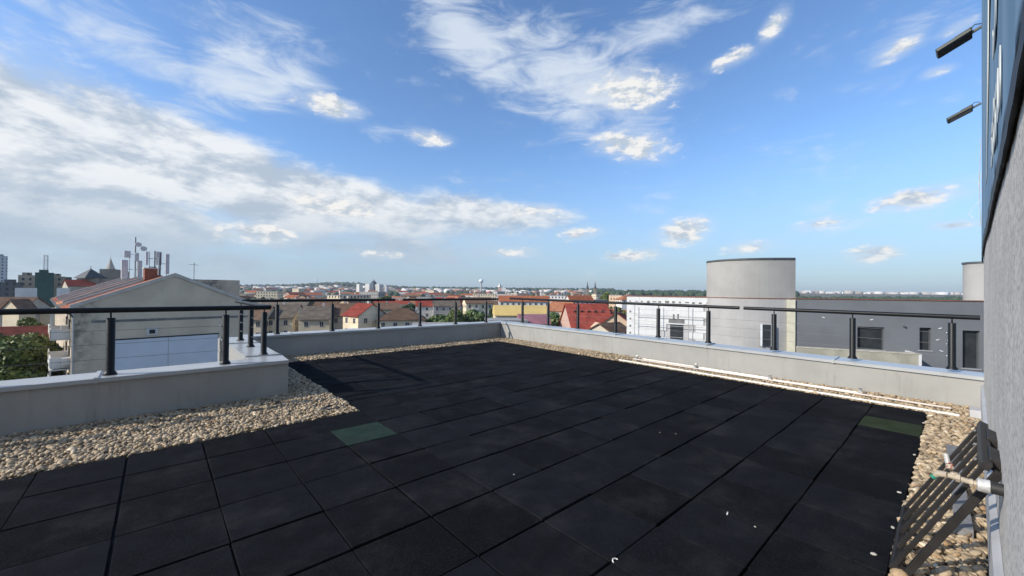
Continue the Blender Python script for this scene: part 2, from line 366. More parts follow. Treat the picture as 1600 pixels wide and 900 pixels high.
# ------------------------------------------------------------------ gravel (uncountable pebbles)
def wall_b(a): return -.079 - .019*a            # face of the tall wall on the right
def gravel(name, label, region, dens, icos, bounds, smin=.0125, smax=.0265, zoff=0.0):
    a0, a1, b0, b1 = bounds; V0, F0 = icos; out_V, out_F, out_T = [], [], []; n0 = 0
    st = 1/math.sqrt(dens); pts = []
    for layer in range(2):
        for i in range(int((a1-a0)/st)+1):
            for j in range(int((b1-b0)/st)+1):
                a = a0 + (i + random.uniform(-.1, 1.1))*st; b = b0 + (j + random.uniform(-.1, 1.1))*st
                if region(a, b): pts.append((a, b, layer))
    pts = np.array(pts); n = len(pts)
    s = NP.uniform(smin, smax, n)*np.where(NP.rand(n) < .10, 1.45, 1.0)*np.where(NP.rand(n) < .2, .7, 1.0)
    sc = np.stack([s*NP.uniform(1.0, 1.45, n), s*NP.uniform(.72, 1.0, n), s*NP.uniform(.48, .75, n)], 1)
    V = V0[None]*sc[:, None, :]
    V = V*(1 + .16*np.sin(V0[None]*3.1 + NP.uniform(0, 6.28, (n, 1, 3)))[..., [1, 2, 0]])
    for ax, amp in ((0, .38), (1, .38), (2, math.pi)):
        t = NP.normal(0, amp, n) if ax < 2 else NP.uniform(0, 6.28, n); c, q = np.cos(t)[:, None], np.sin(t)[:, None]
        i, j = [(1, 2), (2, 0), (0, 1)][ax]; vi, vj = V[..., i].copy(), V[..., j].copy()
        V[..., i] = vi*c - vj*q; V[..., j] = vi*q + vj*c
    z = np.where(pts[:, 2] == 0, NP.uniform(-.022, -.012, n), NP.uniform(-.006, .012, n)) + zoff
    V += np.stack([pts[:, 0], pts[:, 1], z], 1)[:, None, :]
    F = F0[None] + (np.arange(n)*len(V0))[:, None, None]
    T = np.repeat(np.clip(NP.normal(.50, .25, n), 0, 1), len(V0))
    o = merged(name, V.reshape(-1, 3), F.reshape(-1, 3), T, M['gravel']); tag(o, label, 'gravel', kind='stuff'); return o
def far_face_a(b): return 7.84 + .0165*(b+.2)
gravel('gravel', 'bed of beige river pebbles along the left parapet', lambda a, b: (4.745 < b < 6.075 and a < 1.80), 1450, ICO1, (-3.2, 1.82, 4.74, 6.08))
gravel('gravel', 'pebble strip beside the short return parapet', lambda a, b: 1.335 < a < 1.80 and b < 9.49, 1450, ICO1, (1.32, 1.82, 6.08, 9.5))
gravel('gravel', 'pebble strip under the far parapet', lambda a, b: 8.745 < b < 9.49 and a < far_face_a(b)-.01, 1400, ICO1, (1.80, 8.0, 8.74, 9.5))
gravel('gravel', 'pebble strip below the sunlit right parapet around the white pipes', lambda a, b: edge_a(b)+.01 < a < far_face_a(b)-.01 and wall_b(a)+.02 < b < 8.745, 1450, ICO1, (7.08, 8.02, -.24, 8.75))
gravel('gravel', 'pebble strip between the rubber tiles and the tall wall', lambda a, b: wall_b(a)+.03 < b < .225 and a < edge_a(.2)+.02, 1250, ICO2, (1.2, 7.12, -.24, .23))

# ------------------------------------------------------------------ parapets
TOPZ = .475
def coping_profile(w0, w1, lip=.045, t=.012):      # cross-section: across, height (open sheet with folded lips)
    return [(w0-.03, TOPZ-lip), (w0-.03, TOPZ-.004), (w0-.022, TOPZ), (w1+.03, TOPZ+.012), (w1+.034, TOPZ-lip), (w1+.03, TOPZ-lip), (w1+.026, TOPZ-.004), (w0-.022, TOPZ-.014), (w0-.026, TOPZ-lip)]
def parapet(label, o, d, n, L, width, cuts, slope=0.0, base=-.034, wallx=(0, 0), seams=()):
    # o: start of the inner face on the floor, d: direction along, n: outward direction
    d, n = Vector(d).normalized(), Vector(n).normalized(); O = Vector(o)
    root = thing('parapet_wall', label, 'parapet', O)
    sh = lambda mb: [setattr(mb, 'v', [(x, y, z + slope*(Vector((x, y, 0)).dot(d))) if z > .1 else (x, y, z) for x, y, z in mb.v])]
    mb = MB().prism([(0, base), (0, TOPZ-.028), (width, TOPZ-.028), (width, -.6), (.06, -.6), (.06, base)], n, (0,0,1), d*(L+wallx[0]+wallx[1]), -d*wallx[0]); sh(mb); mb.build('wall', M['membrane'], root)
    cs = [0-wallx[0]*0] + list(cuts) + [L]
    for i in range(len(cs)-1):
        mb = MB().prism(coping_profile(0, width), n, (0,0,1), d*(cs[i+1]-cs[i]-.004), d*(cs[i]+.002)); sh(mb); mb.build('coping_sheet', M['coping'], root)
    for s_ in seams:                                # folded seam caps over the joints
        mb = MB().prism([(-.034, TOPZ-.05), (-.036, TOPZ+.004), (-.02, TOPZ+.012), (width+.036, TOPZ+.026), (width+.038, TOPZ-.05), (width+.034, TOPZ-.05), (width+.03, TOPZ+.014), (-.02, TOPZ+.001), (-.031, TOPZ-.05)], n, (0,0,1), d*.035, d*(s_-.017)); sh(mb); mb.build('seam_cap', M['coping'], root)
    return root
parapet('shaded grey parapet in front, left of the gravel corner', (-6, 6.08, 0), (1,0,0), (0,1,0), 7.34, .29, (2.2, 4.05, 5.52), seams=(5.52,))
pr = parapet('short return parapet with white coping running back from the left corner', (1.335, 6.385, 0), (0,1,0), (-1,0,0), 3.10, .38, (.45, 2.0), seams=(.22, 1.95))
parapet('shaded grey parapet along the far side of the terrace', (1.30, 9.5, 0), (1,0,0), (0,1,0), 6.98, .30, (2.05, 4.6), wallx=(.4, 0), seams=(.86,))
RS = -.0062
parapet('sunlit grey parapet along the right side, meeting the tall wall', (8.00, 9.48, 0), (-.0165, -1, 0), (1, -.0165, 0), 9.72, .30, (2.0, 4.2, 6.27, 8.2), slope=RS, seams=(4.2, 6.27, 8.2))

# ------------------------------------------------------------------ railings
post_me = None
def lathe(prof, seg=16):
    mb = MB(); vs = []; fs = []
    for r, z in prof: vs += [(r*math.cos(k*2*math.pi/seg), r*math.sin(k*2*math.pi/seg), z) for k in range(seg)]
    for i in range(len(prof)-1):
        for k in range(seg): fs.append((i*seg+k, i*seg+(k+1) % seg, (i+1)*seg+(k+1) % seg, (i+1)*seg+k))
    fs.append(tuple(reversed(range(seg)))); fs.append(tuple((len(prof)-1)*seg+k for k in range(seg)))
    return mb.add(vs, fs)
PZ = .478
post_me = lathe([(.060, 0), (.060, .008), (.046, .030), (.0385, .045), (.0385, .618), (.036, .622)]).mesh('post', M['anthracite'], True); post_me.set_sharp_from_angle(angle=R_(40))
stem_me = lathe([(.008, .62), (.008, .705)], 8).mesh('stem', M['anthracite'], True)
plug_me = lathe([(.011, -.012), (.011, .012)], 8).mesh('wire_terminal', M['steel'], True)
def railing(label, posts, rails, wires, slope=None):
    root = thing('guard_railing', label, 'railing', (*posts[0][:2], PZ))
    z0 = lambda p: (slope(p) if slope else 0.0)
    def ch(name, me, loc, par=root):
        o = link(name, me, par); o.location = Vector(loc) - root.location if par is root else loc; return o
    for p in posts:
        po = ch('post', post_me, (p[0], p[1], PZ + .004 + z0(p))); st = ch('stem', stem_me, (0, 0, 0), po)
    for a, b in rails:
        za, zb = 1.188 + z0(a), 1.188 + z0(b)
        mb = MB().tube([Vector((a[0], a[1], za)) - root.location, Vector((b[0], b[1], zb)) - root.location], .030, 16); mb.build('handrail', M['anthracite'], root, True)
    for zz_ in (.655, .815, .965):
        for a, b in wires:
            A, B = Vector((a[0], a[1], zz_ + z0(a))), Vector((b[0], b[1], zz_ + z0(b)))
            MB().tube([A - root.location, B - root.location], .0022, 6).build('wire', M['wire'], root)
            for q in (A, B):
                t_ = ch('wire_terminal', plug_me, q); t_.rotation_euler = (B-A).to_track_quat('Z', 'Y').to_euler()
    return root
lp = [(-.385-1.04*k, 6.20) for k in range(5, -1, -1)] + [(.648, 6.20)]
railing('dark grey railing with thin wires on the front left parapet', lp, [((-6, 6.20), (1.14, 6.20))], [((-5.9, 6.20), (.60, 6.20))])
railing('short dark railing of three posts on the return parapet', [(1.148, 6.66), (1.148, 7.75), (1.148, 8.82)], [((1.148, 6.32), (1.148, 9.40))], [((1.148, 6.70), (1.148, 8.78))])
bp = [(1.90, 9.64), (3.02, 9.64), (4.12, 9.64), (5.28, 9.64), (6.42, 9.64), (7.54, 9.64)]
railing('dark grey railing along the far parapet', bp, [((1.27, 9.64), (4.56, 9.64)), ((4.78, 9.64), (8.00, 9.64))], [((1.94, 9.64), (7.50, 9.64))])
rsl = lambda p: RS*(9.48-p[1]) + .03
rp = [(8.13-.0165*(9.48-b), b) for b in (8.62, 7.56, 6.50, 5.36, 4.28, 3.23, 2.12, 1.07, .045)]
rx = lambda b: (8.13-.0165*(9.48-b), b)
railing('dark grey railing along the sunlit right parapet', rp, [(rx(9.2), rx(5.97)), (rx(5.93), rx(2.68)), (rx(2.60), rx(-.2))], [(rx(8.58), rx(.09))], rsl)

# ------------------------------------------------------------------ tall wall on the right with banner and lamps
wd_ = Vector((1, -.019, 0)).normalized(); wn = Vector((.019, 1, 0)).normalized()
wo_ = Vector((0, -.079, 0))
wall = thing('building_wall', 'tall speckled grey rendered wall at the right edge', 'wall', wo_)
MB().prism([(-4, -1), (7.98, -1), (7.98, 9), (-4, 9)], wd_, (0,0,1), -wn*.28).build('render', M['stucco'], wall)
MB().prism([(0, -.034), (.028, -.034), (.026, .30), (.010, .315), (0, .32)], wn, (0,0,1), wd_*6.9, wd_*1.0 + wn*.001).build('skirting', M['skirt'], wall)
ban = thing('banner', 'large blue advertising banner with white letters hung on the tall wall', 'banner', wo_ + wn*.004)
def bpt(a, z, o=0.0): return wd_*a + wn*o + Vector((0,0,z))
nx, nz = 90, 26; vs = []; fs = []
for i in range(nx+1):
    a = -1.0 + 8.93*i/nx
    zb = 1.97 + .012*math.sin(a*2.3) + .05*min(1, max(0, (a-3.5)/3)) - (.10*max(0, (a-7.2)/.7))
    for j in range(nz+1):
        z = zb + (8.8-zb)*(j/nz)**1.5
        vs.append(bpt(a, z, .0035*math.sin(a*9.0 + z*1.2) + .0015*math.sin(a*23+z) + .010))
for i in range(nx):
    for j in range(nz): fs.append((i*(nz+1)+j, (i+1)*(nz+1)+j, (i+1)*(nz+1)+j+1, i*(nz+1)+j+1))
bo = MB().add(vs, fs).build('cloth', M['banner'], ban, True); bo.modifiers.new('solid', 'SOLIDIFY').thickness = .004
vs = []; fs = []
for i in range(nx+1):
    a = -1.0 + 8.95*i/nx; zb = 1.965 + .012*math.sin(a*2.3) + .05*min(1, max(0, (a-3.5)/3)) - (.10*max(0, (a-7.2)/.7))
    vs += [bpt(a, zb-.02, .001), bpt(a, zb+.015, .017), bpt(a, zb-.028+.006*math.sin(a*19), .013)]
for i in range(nx): fs += [(3*i, 3*i+3, 3*i+4, 3*i+1), (3*i+1, 3*i+4, 3*i+5, 3*i+2), (3*i+2, 3*i+5, 3*i+3, 3*i)]
MB().add(vs, fs).build('black_hem', M['blackrub'], ban, True)
def text_mesh(txt, size, shear=0.0):
    cu = bpy.data.curves.new('txt', 'FONT'); cu.body = txt; cu.size = size; cu.extrude = .0015; cu.shear = shear; cu.offset = .008
    ob = bpy.data.objects.new('txt', cu); COL.objects.link(ob); dg = bpy.context.evaluated_depsgraph_get()
    me = bpy.data.meshes.new_from_object(ob.evaluated_get(dg)); bpy.data.objects.remove(ob); return me
def put_text(txt, size, a, z, shear=0.0, wide=1.0):            # reads left to right as seen from the terrace: far end first
    me = text_mesh(txt, size, shear); me.materials.clear(); me.materials.append(M['white'])
    o = link('lettering', me, ban); X = -wd_; Z = Vector((0,0,1)); Y = X.cross(Z) * -1
    mt = Matrix((X, Z, X.cross(Z))).transposed().to_4x4(); mt.translation = bpt(a, z, .021); o.matrix_local = mt @ Matrix.Diagonal((wide, 1, 1, 1))
put_text('stru', .40, 3.1, 2.07, 0, 1.7); put_text('l', 1.7, 4.6, 2.25, .25, 1.8); put_text('SO', .8, 2.9, 2.5, .1, 1.3)
# navy board that carries the banner past the wall's end
MB().box(0, 3.5, -.05, 0, 0, 5, Matrix.Translation(wd_*8.0 + Vector((0,0,3.85)) - wn*.04) @ Matrix.Rotation(-.019, 4, 'Z')).build('board', M['navy'], ban)
vz = [Vector(v) for v in ((7.95, -.09, 3.1), (7.95, -.04, 2.9), (7.96, -.09, 2.72), (7.95, -.01, 2.62), (7.95, .04, 2.52), (7.95, .0, 2.46))]
MB().tube([p - Vector((0,.14,0)) - ban.location for p in vz], .0025, 6).build('loose_cable', M['pvc'], ban)
MB().tube([bpt(7.6, z, .030 + .006*math.sin(z*5)) for z in np.linspace(2.3, 3.4, 14)], .0035, 6).build('loose_cord', M['clampgrey'], ban)
def flood(label, a, z, L):
    t = thing('floodlight', label, 'floodlight', wo_ + bpt(a, z, 0), 0, 'floodlights over the banner')
    dd = (wn*1.0 + Vector((0,0,-.46))).normalized(); side = wd_; un = dd.cross(side).normalized()
    if un.z < 0: un = -un
    MB().bar((0,0,0), dd*(L*.42), .03, .03).build('arm', M['lamp'], t)
    MB().tube([un*.03, dd*.05+un*.075, dd*.12+un*.05, dd*.3*L+un*.015], .006, 6).build('cable', M['lamp'], t)
    mb = MB(); mt = Matrix((dd, side, un)).transposed().to_4x4(); mt.translation = dd*(L*.25)
    mb.box(0, L*.75, -.13, .13, -.028, .022, mt); mb.build('housing', M['lamp'], t, bevel=.01)
    MB().box(L*.05, L*.70, -.11, .11, -.034, -.0285, mt).build('glass', M['lampglass'], t)
    MB().box(-.02, L*.3, -.07, .07, .0225, .05, mt).build('driver_box', M['lamp'], t, bevel=.006)
flood('near floodlight on an arm at the top right, larger of the two', 8.05, 5.0, .47)
flood('lower, smaller-looking floodlight on an arm beside the banner', 11.3, 5.0, .47)

# ------------------------------------------------------------------ things on the floor at the right
def bench_frame():
    t = thing('slatted_frame', 'dark metal slatted frame leaning against the tall wall', 'metal frame', (2.84, .215, 0))
    O = t.location
    A, B = Vector((2.86, .215, .03)), Vector((3.72, .225, .03)); C_, D_ = Vector((2.77, -.085, .68)), Vector((3.66, -.10, .68))
    nrm = (B-A).cross(C_-A).normalized(); nrm = nrm if nrm.y > 0 else -nrm
    for p, q in ((A, B), (C_, D_)):
        MB().bar(p - O, q - O, .032, .036, nrm).build('end_bar', M['frame'], t, bevel=.003)
    for k, f_ in enumerate((.02, .26, .50, .74, .98)):
        p, q = A.lerp(B, f_), C_.lerp(D_, f_); MB().bar(p - O + nrm*.004, q - O + nrm*.004, .032, .018, nrm).build('slat', M['frame'], t, bevel=.003)
    for f_ in (.02,):
        p, q = A.lerp(B, f_) - nrm*.045, C_.lerp(D_, f_) - nrm*.045; MB().bar(p - O, q - O, .03, .03, nrm).build('rail', M['frame'], t, bevel=.003)
    for f_ in (.10, .55):
        c = C_.lerp(D_, f_) - nrm*.02 - O; MB().bar(c - nrm*.01, c - nrm*.01 + (D_-C_)*.26, .05, .05, nrm).build('foot', M['frame'], t, bevel=.004)
    for f_ in (.04, .35, .7, .96):
        c = C_.lerp(D_, f_) - O + nrm*.03; MB().tube([c, c + nrm*.008], .008, 8).build('bolt', M['steel'], t)
bench_frame()
bx = MB().bar((5.5, .03, .035), (3.6, -.03, .035), .075, .05).build('grey_board', M['timber'], bevel=.003); tag(bx, 'weathered grey board lying on the pebbles under the metal frame', 'board')
tb = MB().box(7.16, 7.40, -.195, -.10, .0, .10).build('drain_block', M['skirt'], bevel=.008); tag(tb, 'small pale block at the foot of the tall wall behind the metal frame', 'block')
tp = thing('wall_tap', 'beige water tap with taped pipe coming out of the tall wall', 'tap', (2.6, wall_b(2.6), .645)); tp.scale = (.72, .66, .72); W = lambda b, z=0.0, a=0.0: Vector((a, b, z))
MB().tube([W(-.01), W(.05)], .034, 14).build('rubber_sleeve', M['blackrub'], tp, True)
MB().tube([W(.05), W(.055), W(.105), W(.11)], [.030, .038, .038, .030], 16).build('pipe_tape', M['foil'], tp, True)
MB().tube([W(.11), W(.235, .012)], .016, 12).build('pipe', M['brass'], tp, True)
MB().tube([W(.125), W(.14)], .023, 6).build('pipe_nut', M['brass'], tp)
MB().tube([W(.18, .01), W(.20, .01)], .025, 6).build('valve_nut', M['brass'], tp)
vb = MB().tube([W(.20, .01), W(.21, .02, .02), W(.225, .05, .03), W(.23, .075, .03)], [.02, .026, .022, .016], 12).build('valve_body', M['brass'], tp, True)
MB().tube([W(.215, .055, .03), W(.235, .06, .035)], .022, 12).build('red_knob', M['redh'], tp, True)
MB().tube([W(.235, .07, .05), W(.245, .12, .07)], .014, 10).build('handle', M['clampgrey'], tp, True)
MB().tube([W(.235, .012), W(.275, .004, .02), W(.295, -.02, .03)], [.018, .02, .015], 12).build('spout', M['brass'], tp, True)
MB().tube([W(.290, -.015, .03), W(.305, -.035, .032)], .017, 10).build('hose_fitting', M['greenh'], tp, True)

def pipe(label, pts, r, mt, name='plastic_pipe'):
    o = MB().tube(pts, r, 10).build(name, mt, None, True); tag(o, label, 'pipe', 'white pipes along the right parapet'); return o
pipe('long white pipe lying along the edge of the rubber tiles', [(edge_a(4.75)+.03, 4.72, .022), (edge_a(2.4)+.027, 2.4, .022), (edge_a(0)+.02, -.02, .024)], .016, M['pvc'])
pipe('thin pale conduit in the middle of the pebbles', [(7.50, 4.55, .040), (7.46, 2.4, .040), (7.40, .05, .036)], .012, M['pvcpink'])
pipe('thicker white pipe nearest the sunlit parapet', [(7.66, 4.42, .038), (7.64, 3.2, .038), (7.60, 2.05, .038)], .016, M['pvc'])
pipe('white pipe continuing between the middle clamps', [(7.60, 3.3, .030), (7.555, 2.0, .030), (7.53, .95, .034)], .014, M['pvc'])
for k, (a, b, lb) in enumerate(((7.52, 4.49, 'grey pipe clamp farthest along the white pipes'), (7.53, 3.27, 'grey pipe clamp second from the far end of the pipes'), (7.52, 2.05, 'grey pipe clamp second from the tall wall'), (7.50, .92, 'grey pipe clamp nearest the tall wall'))):
    t = thing('pipe_clamp', lb, 'pipe clamp', (a, b, 0), random.uniform(-.2, .2), 'clamps on the white pipes')
    MB().box(-.04, .04, -.03, .03, -.005, .035).build('foot', M['clampgrey'], t, bevel=.006)
    MB().tube([(-.035, 0, .05), (.035, 0, .05)], .027, 10).build('collar', M['clampgrey'], t, True)
    MB().box(.035, .075, -.018, .018, .03, .11).build('bracket', M['steel'], t, bevel=.004)
dr = lathe([(.10, .0), (.105, .018), (.085, .026), (.07, .010), (.02, .004)], 18).build('roof_drain', M['blackrub'], None, True); dr.location = (1.60, 5.03, .0); dr.scale = (1.2, .9, 1); tag(dr, 'black roof drain sunk among the pebbles at the tile corner', 'drain')
peb_me = [MB().add([tuple(v) for v in (ICO2[0]*np.array([.022, .015, .010])*(1+.15*np.sin(ICO2[0]*3+k)))], [tuple(f) for f in ICO2[1]]).mesh('pebble', None, True) for k in range(3)]
M['pale'] = mat('pale_stone', (.40, .38, .34), .7, .15, 30); M['butt'] = mat('white_paper', (.75, .74, .72), .8, .05)
for me in peb_me: me.materials.clear(); me.materials.append(M['pale'])
def uz(x, y):      # place on the floor at a photo bearing
    d = (fw + rt*((x-800)/FPX) - up*((y-450)/FPX)); return Vector((0,0,EYE)) + d*(-EYE/d.z)
for x, y, lb in ((1443, 662, 'stray pebble on the olive tile by the right edge'), (1429, 712, 'stray pale pebble on the last tile row below the olive tile'), (1405, 771, 'pale pebble on tiles level with the metal frame top'), (1365, 868, 'stray flat pebble on the tiles near the frame foot'),
                 (1180, 825, 'small white stone on the tiles right of centre'), (803, 743, 'small white stone on a tile joint near the middle'), (1395, 826, 'dull pebble at the tile edge beside the metal frame'), (1031, 677, 'tiny white stone left of a pair, mid terrace'), (1056, 679, 'tiny white stone right of a pair, mid terrace')):
    p = uz(x, y); o = link('pebble', random.choice(peb_me), None, (p.x, p.y, .008), random.uniform(0, 6)); s_ = .36 if 'tiny' in lb or 'small' in lb else .72; o.scale = (s_, s_, s_); tag(o, lb, 'pebble', 'stray pebbles on the tiles')
p = uz(1136, 805); bt = MB().tube([(0,0,0), (.028,.006,0)], .0042, 8).build('cigarette_butt', M['butt'], None, True); bt.location = (p.x, p.y, .006); tag(bt, 'white cigarette butt on the tiles right of centre', 'cigarette butt')
p = uz(962, 878); bt = MB().tube([(-.02,0,0), (-.012,.012,.003), (0,.016,.004), (.014,.010,.002), (.018,0,0)], .0035, 8).build('paper_curl', M['butt'], None, True); bt.location = (p.x, p.y, .005); tag(bt, 'curled white paper scrap on a joint at the bottom', 'paper scrap')

# ================================================================== the town
ZG = -20.0
def gz(x, y):
    r = math.hypot(x, y); t = min(1, max(0, (r-380)/2600)); t = t*t*(3-2*t)
    b = math.atan2(y, x) - YAW                     # bearing, + to the left
    hill = 30*math.exp(-((b-.40)/.09)**2)*max(0, min(1, (r-2200)/900))
    return ZG + 26*t + hill
def gp(x, y): return Vector((x, y, gz(x, y)))
nr, na = 56, 96; V = []; F = []
for i in range(nr+1):
    r = 6000*(i/nr)**2.2
    for j in range(na): V.append((r*math.cos(j*2*math.pi/na), r*math.sin(j*2*math.pi/na), gz(r*math.cos(j*2*math.pi/na), r*math.sin(j*2*math.pi/na))))
for i in range(nr):
    for j in range(na): F.append((i*na+j, (i+1)*na+j, (i+1)*na+(j+1) % na, i*na+(j+1) % na))
M['ground'] = mat('town_ground', (.075, .085, .05), .95, .2, .02, color2=(.16, .145, .12), detail=8)
gr = MB().add(V, F).build('ground', M['ground'], fixn=False, smooth=True); tag(gr, kind='structure')
own = MB().box(-9, 8.25, -12, 9.75, ZG-1, -.36).build('building_below', mat('own_render', (.4, .4, .39), .85, .08, .5)); tag(own, kind='structure')
w2 = MB().box(-9, 7.9, -12, -.56, -.36, 9).build('upper_storey', M['stucco']); tag(w2, kind='structure')

def wallmat(name, c, far=False):
    m = mat(name, c, .9, .10, .4, objvar=.12)
    if far:
        t = NT(m.node_tree); b = m.node_tree.nodes['Principled BSDF']; src = b.inputs['Base Color'].links[0].from_socket
        tcn = t.n('ShaderNodeTexCoord'); sp = t.n('ShaderNodeSeparateXYZ', ins={0: tcn.outputs['Object']})
        u = t.math('FRACT', t.math('DIVIDE', t.math('ADD', sp.outputs[0], sp.outputs[1]), 2.7)); v = t.math('FRACT', t.math('DIVIDE', sp.outputs[2], 3.0))
        win = t.math('MULTIPLY', t.math('MULTIPLY', t.math('GREATER_THAN', u, .36), t.math('LESS_THAN', u, .74)), t.math('MULTIPLY', t.math('GREATER_THAN', v, .32), t.math('LESS_THAN', v, .80)))
        geo = t.n('ShaderNodeNewGeometry'); nz_ = t.n('ShaderNodeSeparateXYZ', ins={0: geo.outputs['Normal']})
        win = t.math('MULTIPLY', win, t.math('LESS_THAN', t.math('ABSOLUTE', nz_.outputs[2]), .3))
        t.l.new(t.mix(win, src, (.05, .05, .055)), b.inputs['Base Color'])
    return m
def roofmat(name, c):
    m = mat(name, c, .9, .22, .8, objvar=.22, spec=.12); t = NT(m.node_tree); b = m.node_tree.nodes['Principled BSDF']
    tcn = t.n('ShaderNodeTexCoord')
    wv = t.n('ShaderNodeTexWave', wave_type='BANDS', bands_direction='X', ins={'Vector': tcn.outputs['Object'], 'Scale': 1.1, 'Distortion': .3})
    wv2 = t.n('ShaderNodeTexWave', wave_type='BANDS', bands_direction='Z', ins={'Vector': tcn.outputs['Object'], 'Scale': 1.2, 'Distortion': .3})
    h = t.math('ADD', wv.outputs[1], wv2.outputs[1])
    bp_ = t.n('ShaderNodeBump', ins={'Strength': .35, 'Distance': .06, 'Height': h}); t.l.new(bp_.outputs[0], b.inputs['Normal']); return m
ROOF = {'terracotta': (.30, .105, .055), 'red': (.25, .055, .040), 'brown': (.15, .095, .065), 'grey': (.15, .125, .10), 'orange': (.36, .155, .085), 'dark red': (.15, .04, .032)}
WALL = {'cream': (.62, .53, .38), 'white': (.66, .64, .60), 'ochre': (.50, .36, .19), 'pink': (.50, .34, .28), 'grey': (.36, .35, .33), 'beige': (.46, .41, .33), 'peach': (.58, .43, .30)}
RM = {k: roofmat('roof_'+k.replace(' ', '_'), c) for k, c in ROOF.items()}
WM = {k: wallmat('wall_'+k, c) for k, c in WALL.items()}; WF = {k: wallmat('wallfar_'+k, c, True) for k, c in WALL.items()}
M['pane'] = mat('window_glass', (.03, .035, .04), .15, .2, 2); M['wframe'] = mat('window_frame', (.55, .54, .52), .6, .05); M['dark'] = mat('dark_opening', (.03, .03, .032), .8, .3, 1)
M['chim'] = mat('chimney_render', (.50, .46, .40), .9, .1, 1); M['brick'] = mat('brick_red', (.22, .085, .055), .9, .2, 6)
wm_ = MB(); wm_.box(-.55, .55, -.05, .02, -.75, .75); wm_.mi = 1; wm_.box(-.46, -.04, -.056, -.03, -.66, .66); wm_.box(.04, .46, -.056, -.03, -.66, .66)
WIN = wm_.mesh('window', [M['wframe'], M['pane']])
def win(root, x, y, z, rz, sx=1, sz=1, name='window'):
    o = link(name, WIN, root, (x, y, z), rz); o.scale = (sx, 1, sz); return o
def roof_mesh(W_, L_, H, hr, kind, ov=.45):
    mb = MB(); hx, hy = W_/2 + (ov if kind != 'gable' else .3), L_/2+ov; zb = H - .12; t = .18; lip = hr*ov/(L_/2)
    if kind == 'gable':
        mb.prism([(-hy, zb-lip), (0, zb+hr), (hy, zb-lip), (hy, zb-lip+t), (0, zb+hr+t), (-hy, zb-lip+t)], (0,1,0), (0,0,1), (2*hx,0,0), (-hx,0,0))
    elif kind == 'hip':
        rx_ = max(.3, hx-hy*.9); mb.add([(-hx,-hy,zb),(hx,-hy,zb),(hx,hy,zb),(-hx,hy,zb),(-rx_,0,zb+hr),(rx_,0,zb+hr),(-hx,-hy,zb-.15),(hx,-hy,zb-.15),(hx,hy,zb-.15),(-hx,hy,zb-.15)],
               [(0,1,5,4),(1,2,5),(2,3,4,5),(3,0,4),(6,7,1,0),(7,8,2,1),(8,9,3,2),(9,6,0,3),(9,8,7,6)])
    else:
        mb.box(-W_/2-.1, W_/2+.1, -L_/2-.1, L_/2+.1, H, H+.35)
    return mb
def wall_mesh(W_, L_, H, hr, kind):
    mb = MB()
    if kind == 'gable': mb.prism([(-L_/2, 0), (L_/2, 0), (L_/2, H), (0, H+hr-.1), (-L_/2, H)], (0,1,0), (0,0,1), (W_,0,0), (-W_/2,0,0))
    else: mb.box(-W_/2, W_/2, -L_/2, L_/2, 0, H)
    return mb
def house(label, x, d, y_eave, W_, L_, hr, rz, roofc, wallc, kind='gable', wins=True, cat='house', name='house', chim=1, group=None, floors=2, base=None):
    p = P(x, y_eave, d); zg = gz(p.x, p.y) if base is None else base; H = max(3.0, p.z - zg)
    t = thing(name, label, cat, (p.x, p.y, zg), YAW - math.pi/2 + R_(rz), group)    # rz=0: ridge across the view, -Y faces the terrace
    wall_mesh(W_, L_, H, hr, kind).build('wall', WM[wallc], t)
    r_ = roof_mesh(W_, L_, H, hr, kind).build('roof', RM[roofc] if roofc in RM else M[roofc], t)
    for k in range(chim):
        cx = (k+.5)/chim*W_ - W_/2 + random.uniform(-1, 1); MB().box(cx-.35, cx+.35, .5, 1.2, H+hr*.4, H+hr+.9).build('chimney', M['chim'], r_)
    if wins:
        n = max(1, int(W_/2.7)); m = max(1, int(L_/3.2))
        for f in range(floors):
            z = H - 1.5 - 2.9*f
            if z < 1: break
            for i in range(n): win(t, -W_/2 + (i+.5)*W_/n, -L_/2-.02, z, 0)
            for sd in (-1, 1):
                for i in range(m): win(t, sd*(W_/2+.02), -L_/2 + (i+.5)*L_/m, z, sd*math.pi/2)
    return t, H

# --- near row seen through the far railing
house('cream terraced house with brown roof at the left end of the row', 408, 112, 496, 6, 10, 3.2, 8, 'brown', 'cream', floors=3)
house('grey roofed house with plain front, second in the near row', 447, 116, 494, 7.6, 11, 3.4, 10, 'grey', 'cream', floors=3)
t, H = house('narrow block of dark open loggias between two grey roofed houses', 467, 122, 485, 4.2, 9, .6, 8, 'grey', 'grey', 'flat', wins=False, cat='apartment block', name='loggia_block', chim=0)
for f in range(4): MB().box(-1.9, 1.9, -4.56, -4.50, H-2.7-2.9*f, H-.6-2.9*f).build('loggia', M['dark'], t); MB().box(-2.0, 2.0, -5.1, -4.57, H-3.0-2.9*f, H-2.75-2.9*f).build('balcony_slab', WM['grey'], t)
house('wide grey roofed house with cream front, middle of the near row', 499, 114, 496, 7.8, 11, 3.2, 12, 'grey', 'cream', floors=3)
t, H = house('stack of glazed balconies beside the wide grey roofed house', 519, 116, 492, 3.0, 8, .5, 10, 'brown', 'white', 'flat', wins=False, cat='apartment block', name='balcony_stack', chim=0)
for f in range(3): MB().box(-1.45, 1.45, -4.9, -4.05, H-3.0-2.9*f, H-2.0-2.9*f).build('balcony', WM['white'], t); MB().box(-1.3, 1.3, -4.06, -4.01, H-1.9-2.9*f, H-.4-2.9*f).build('balcony_window', M['pane'], t)
house('brown roofed house with white windows left of the bright red roof', 539, 118, 491, 5.6, 10, 3.2, 12, 'brown', 'grey', floors=3)
t, H = house('cream house with bright red roof in the near row', 570, 110, 491, 7.6, 8.5, 3.0, -38, 'red', 'cream', floors=3, chim=1)
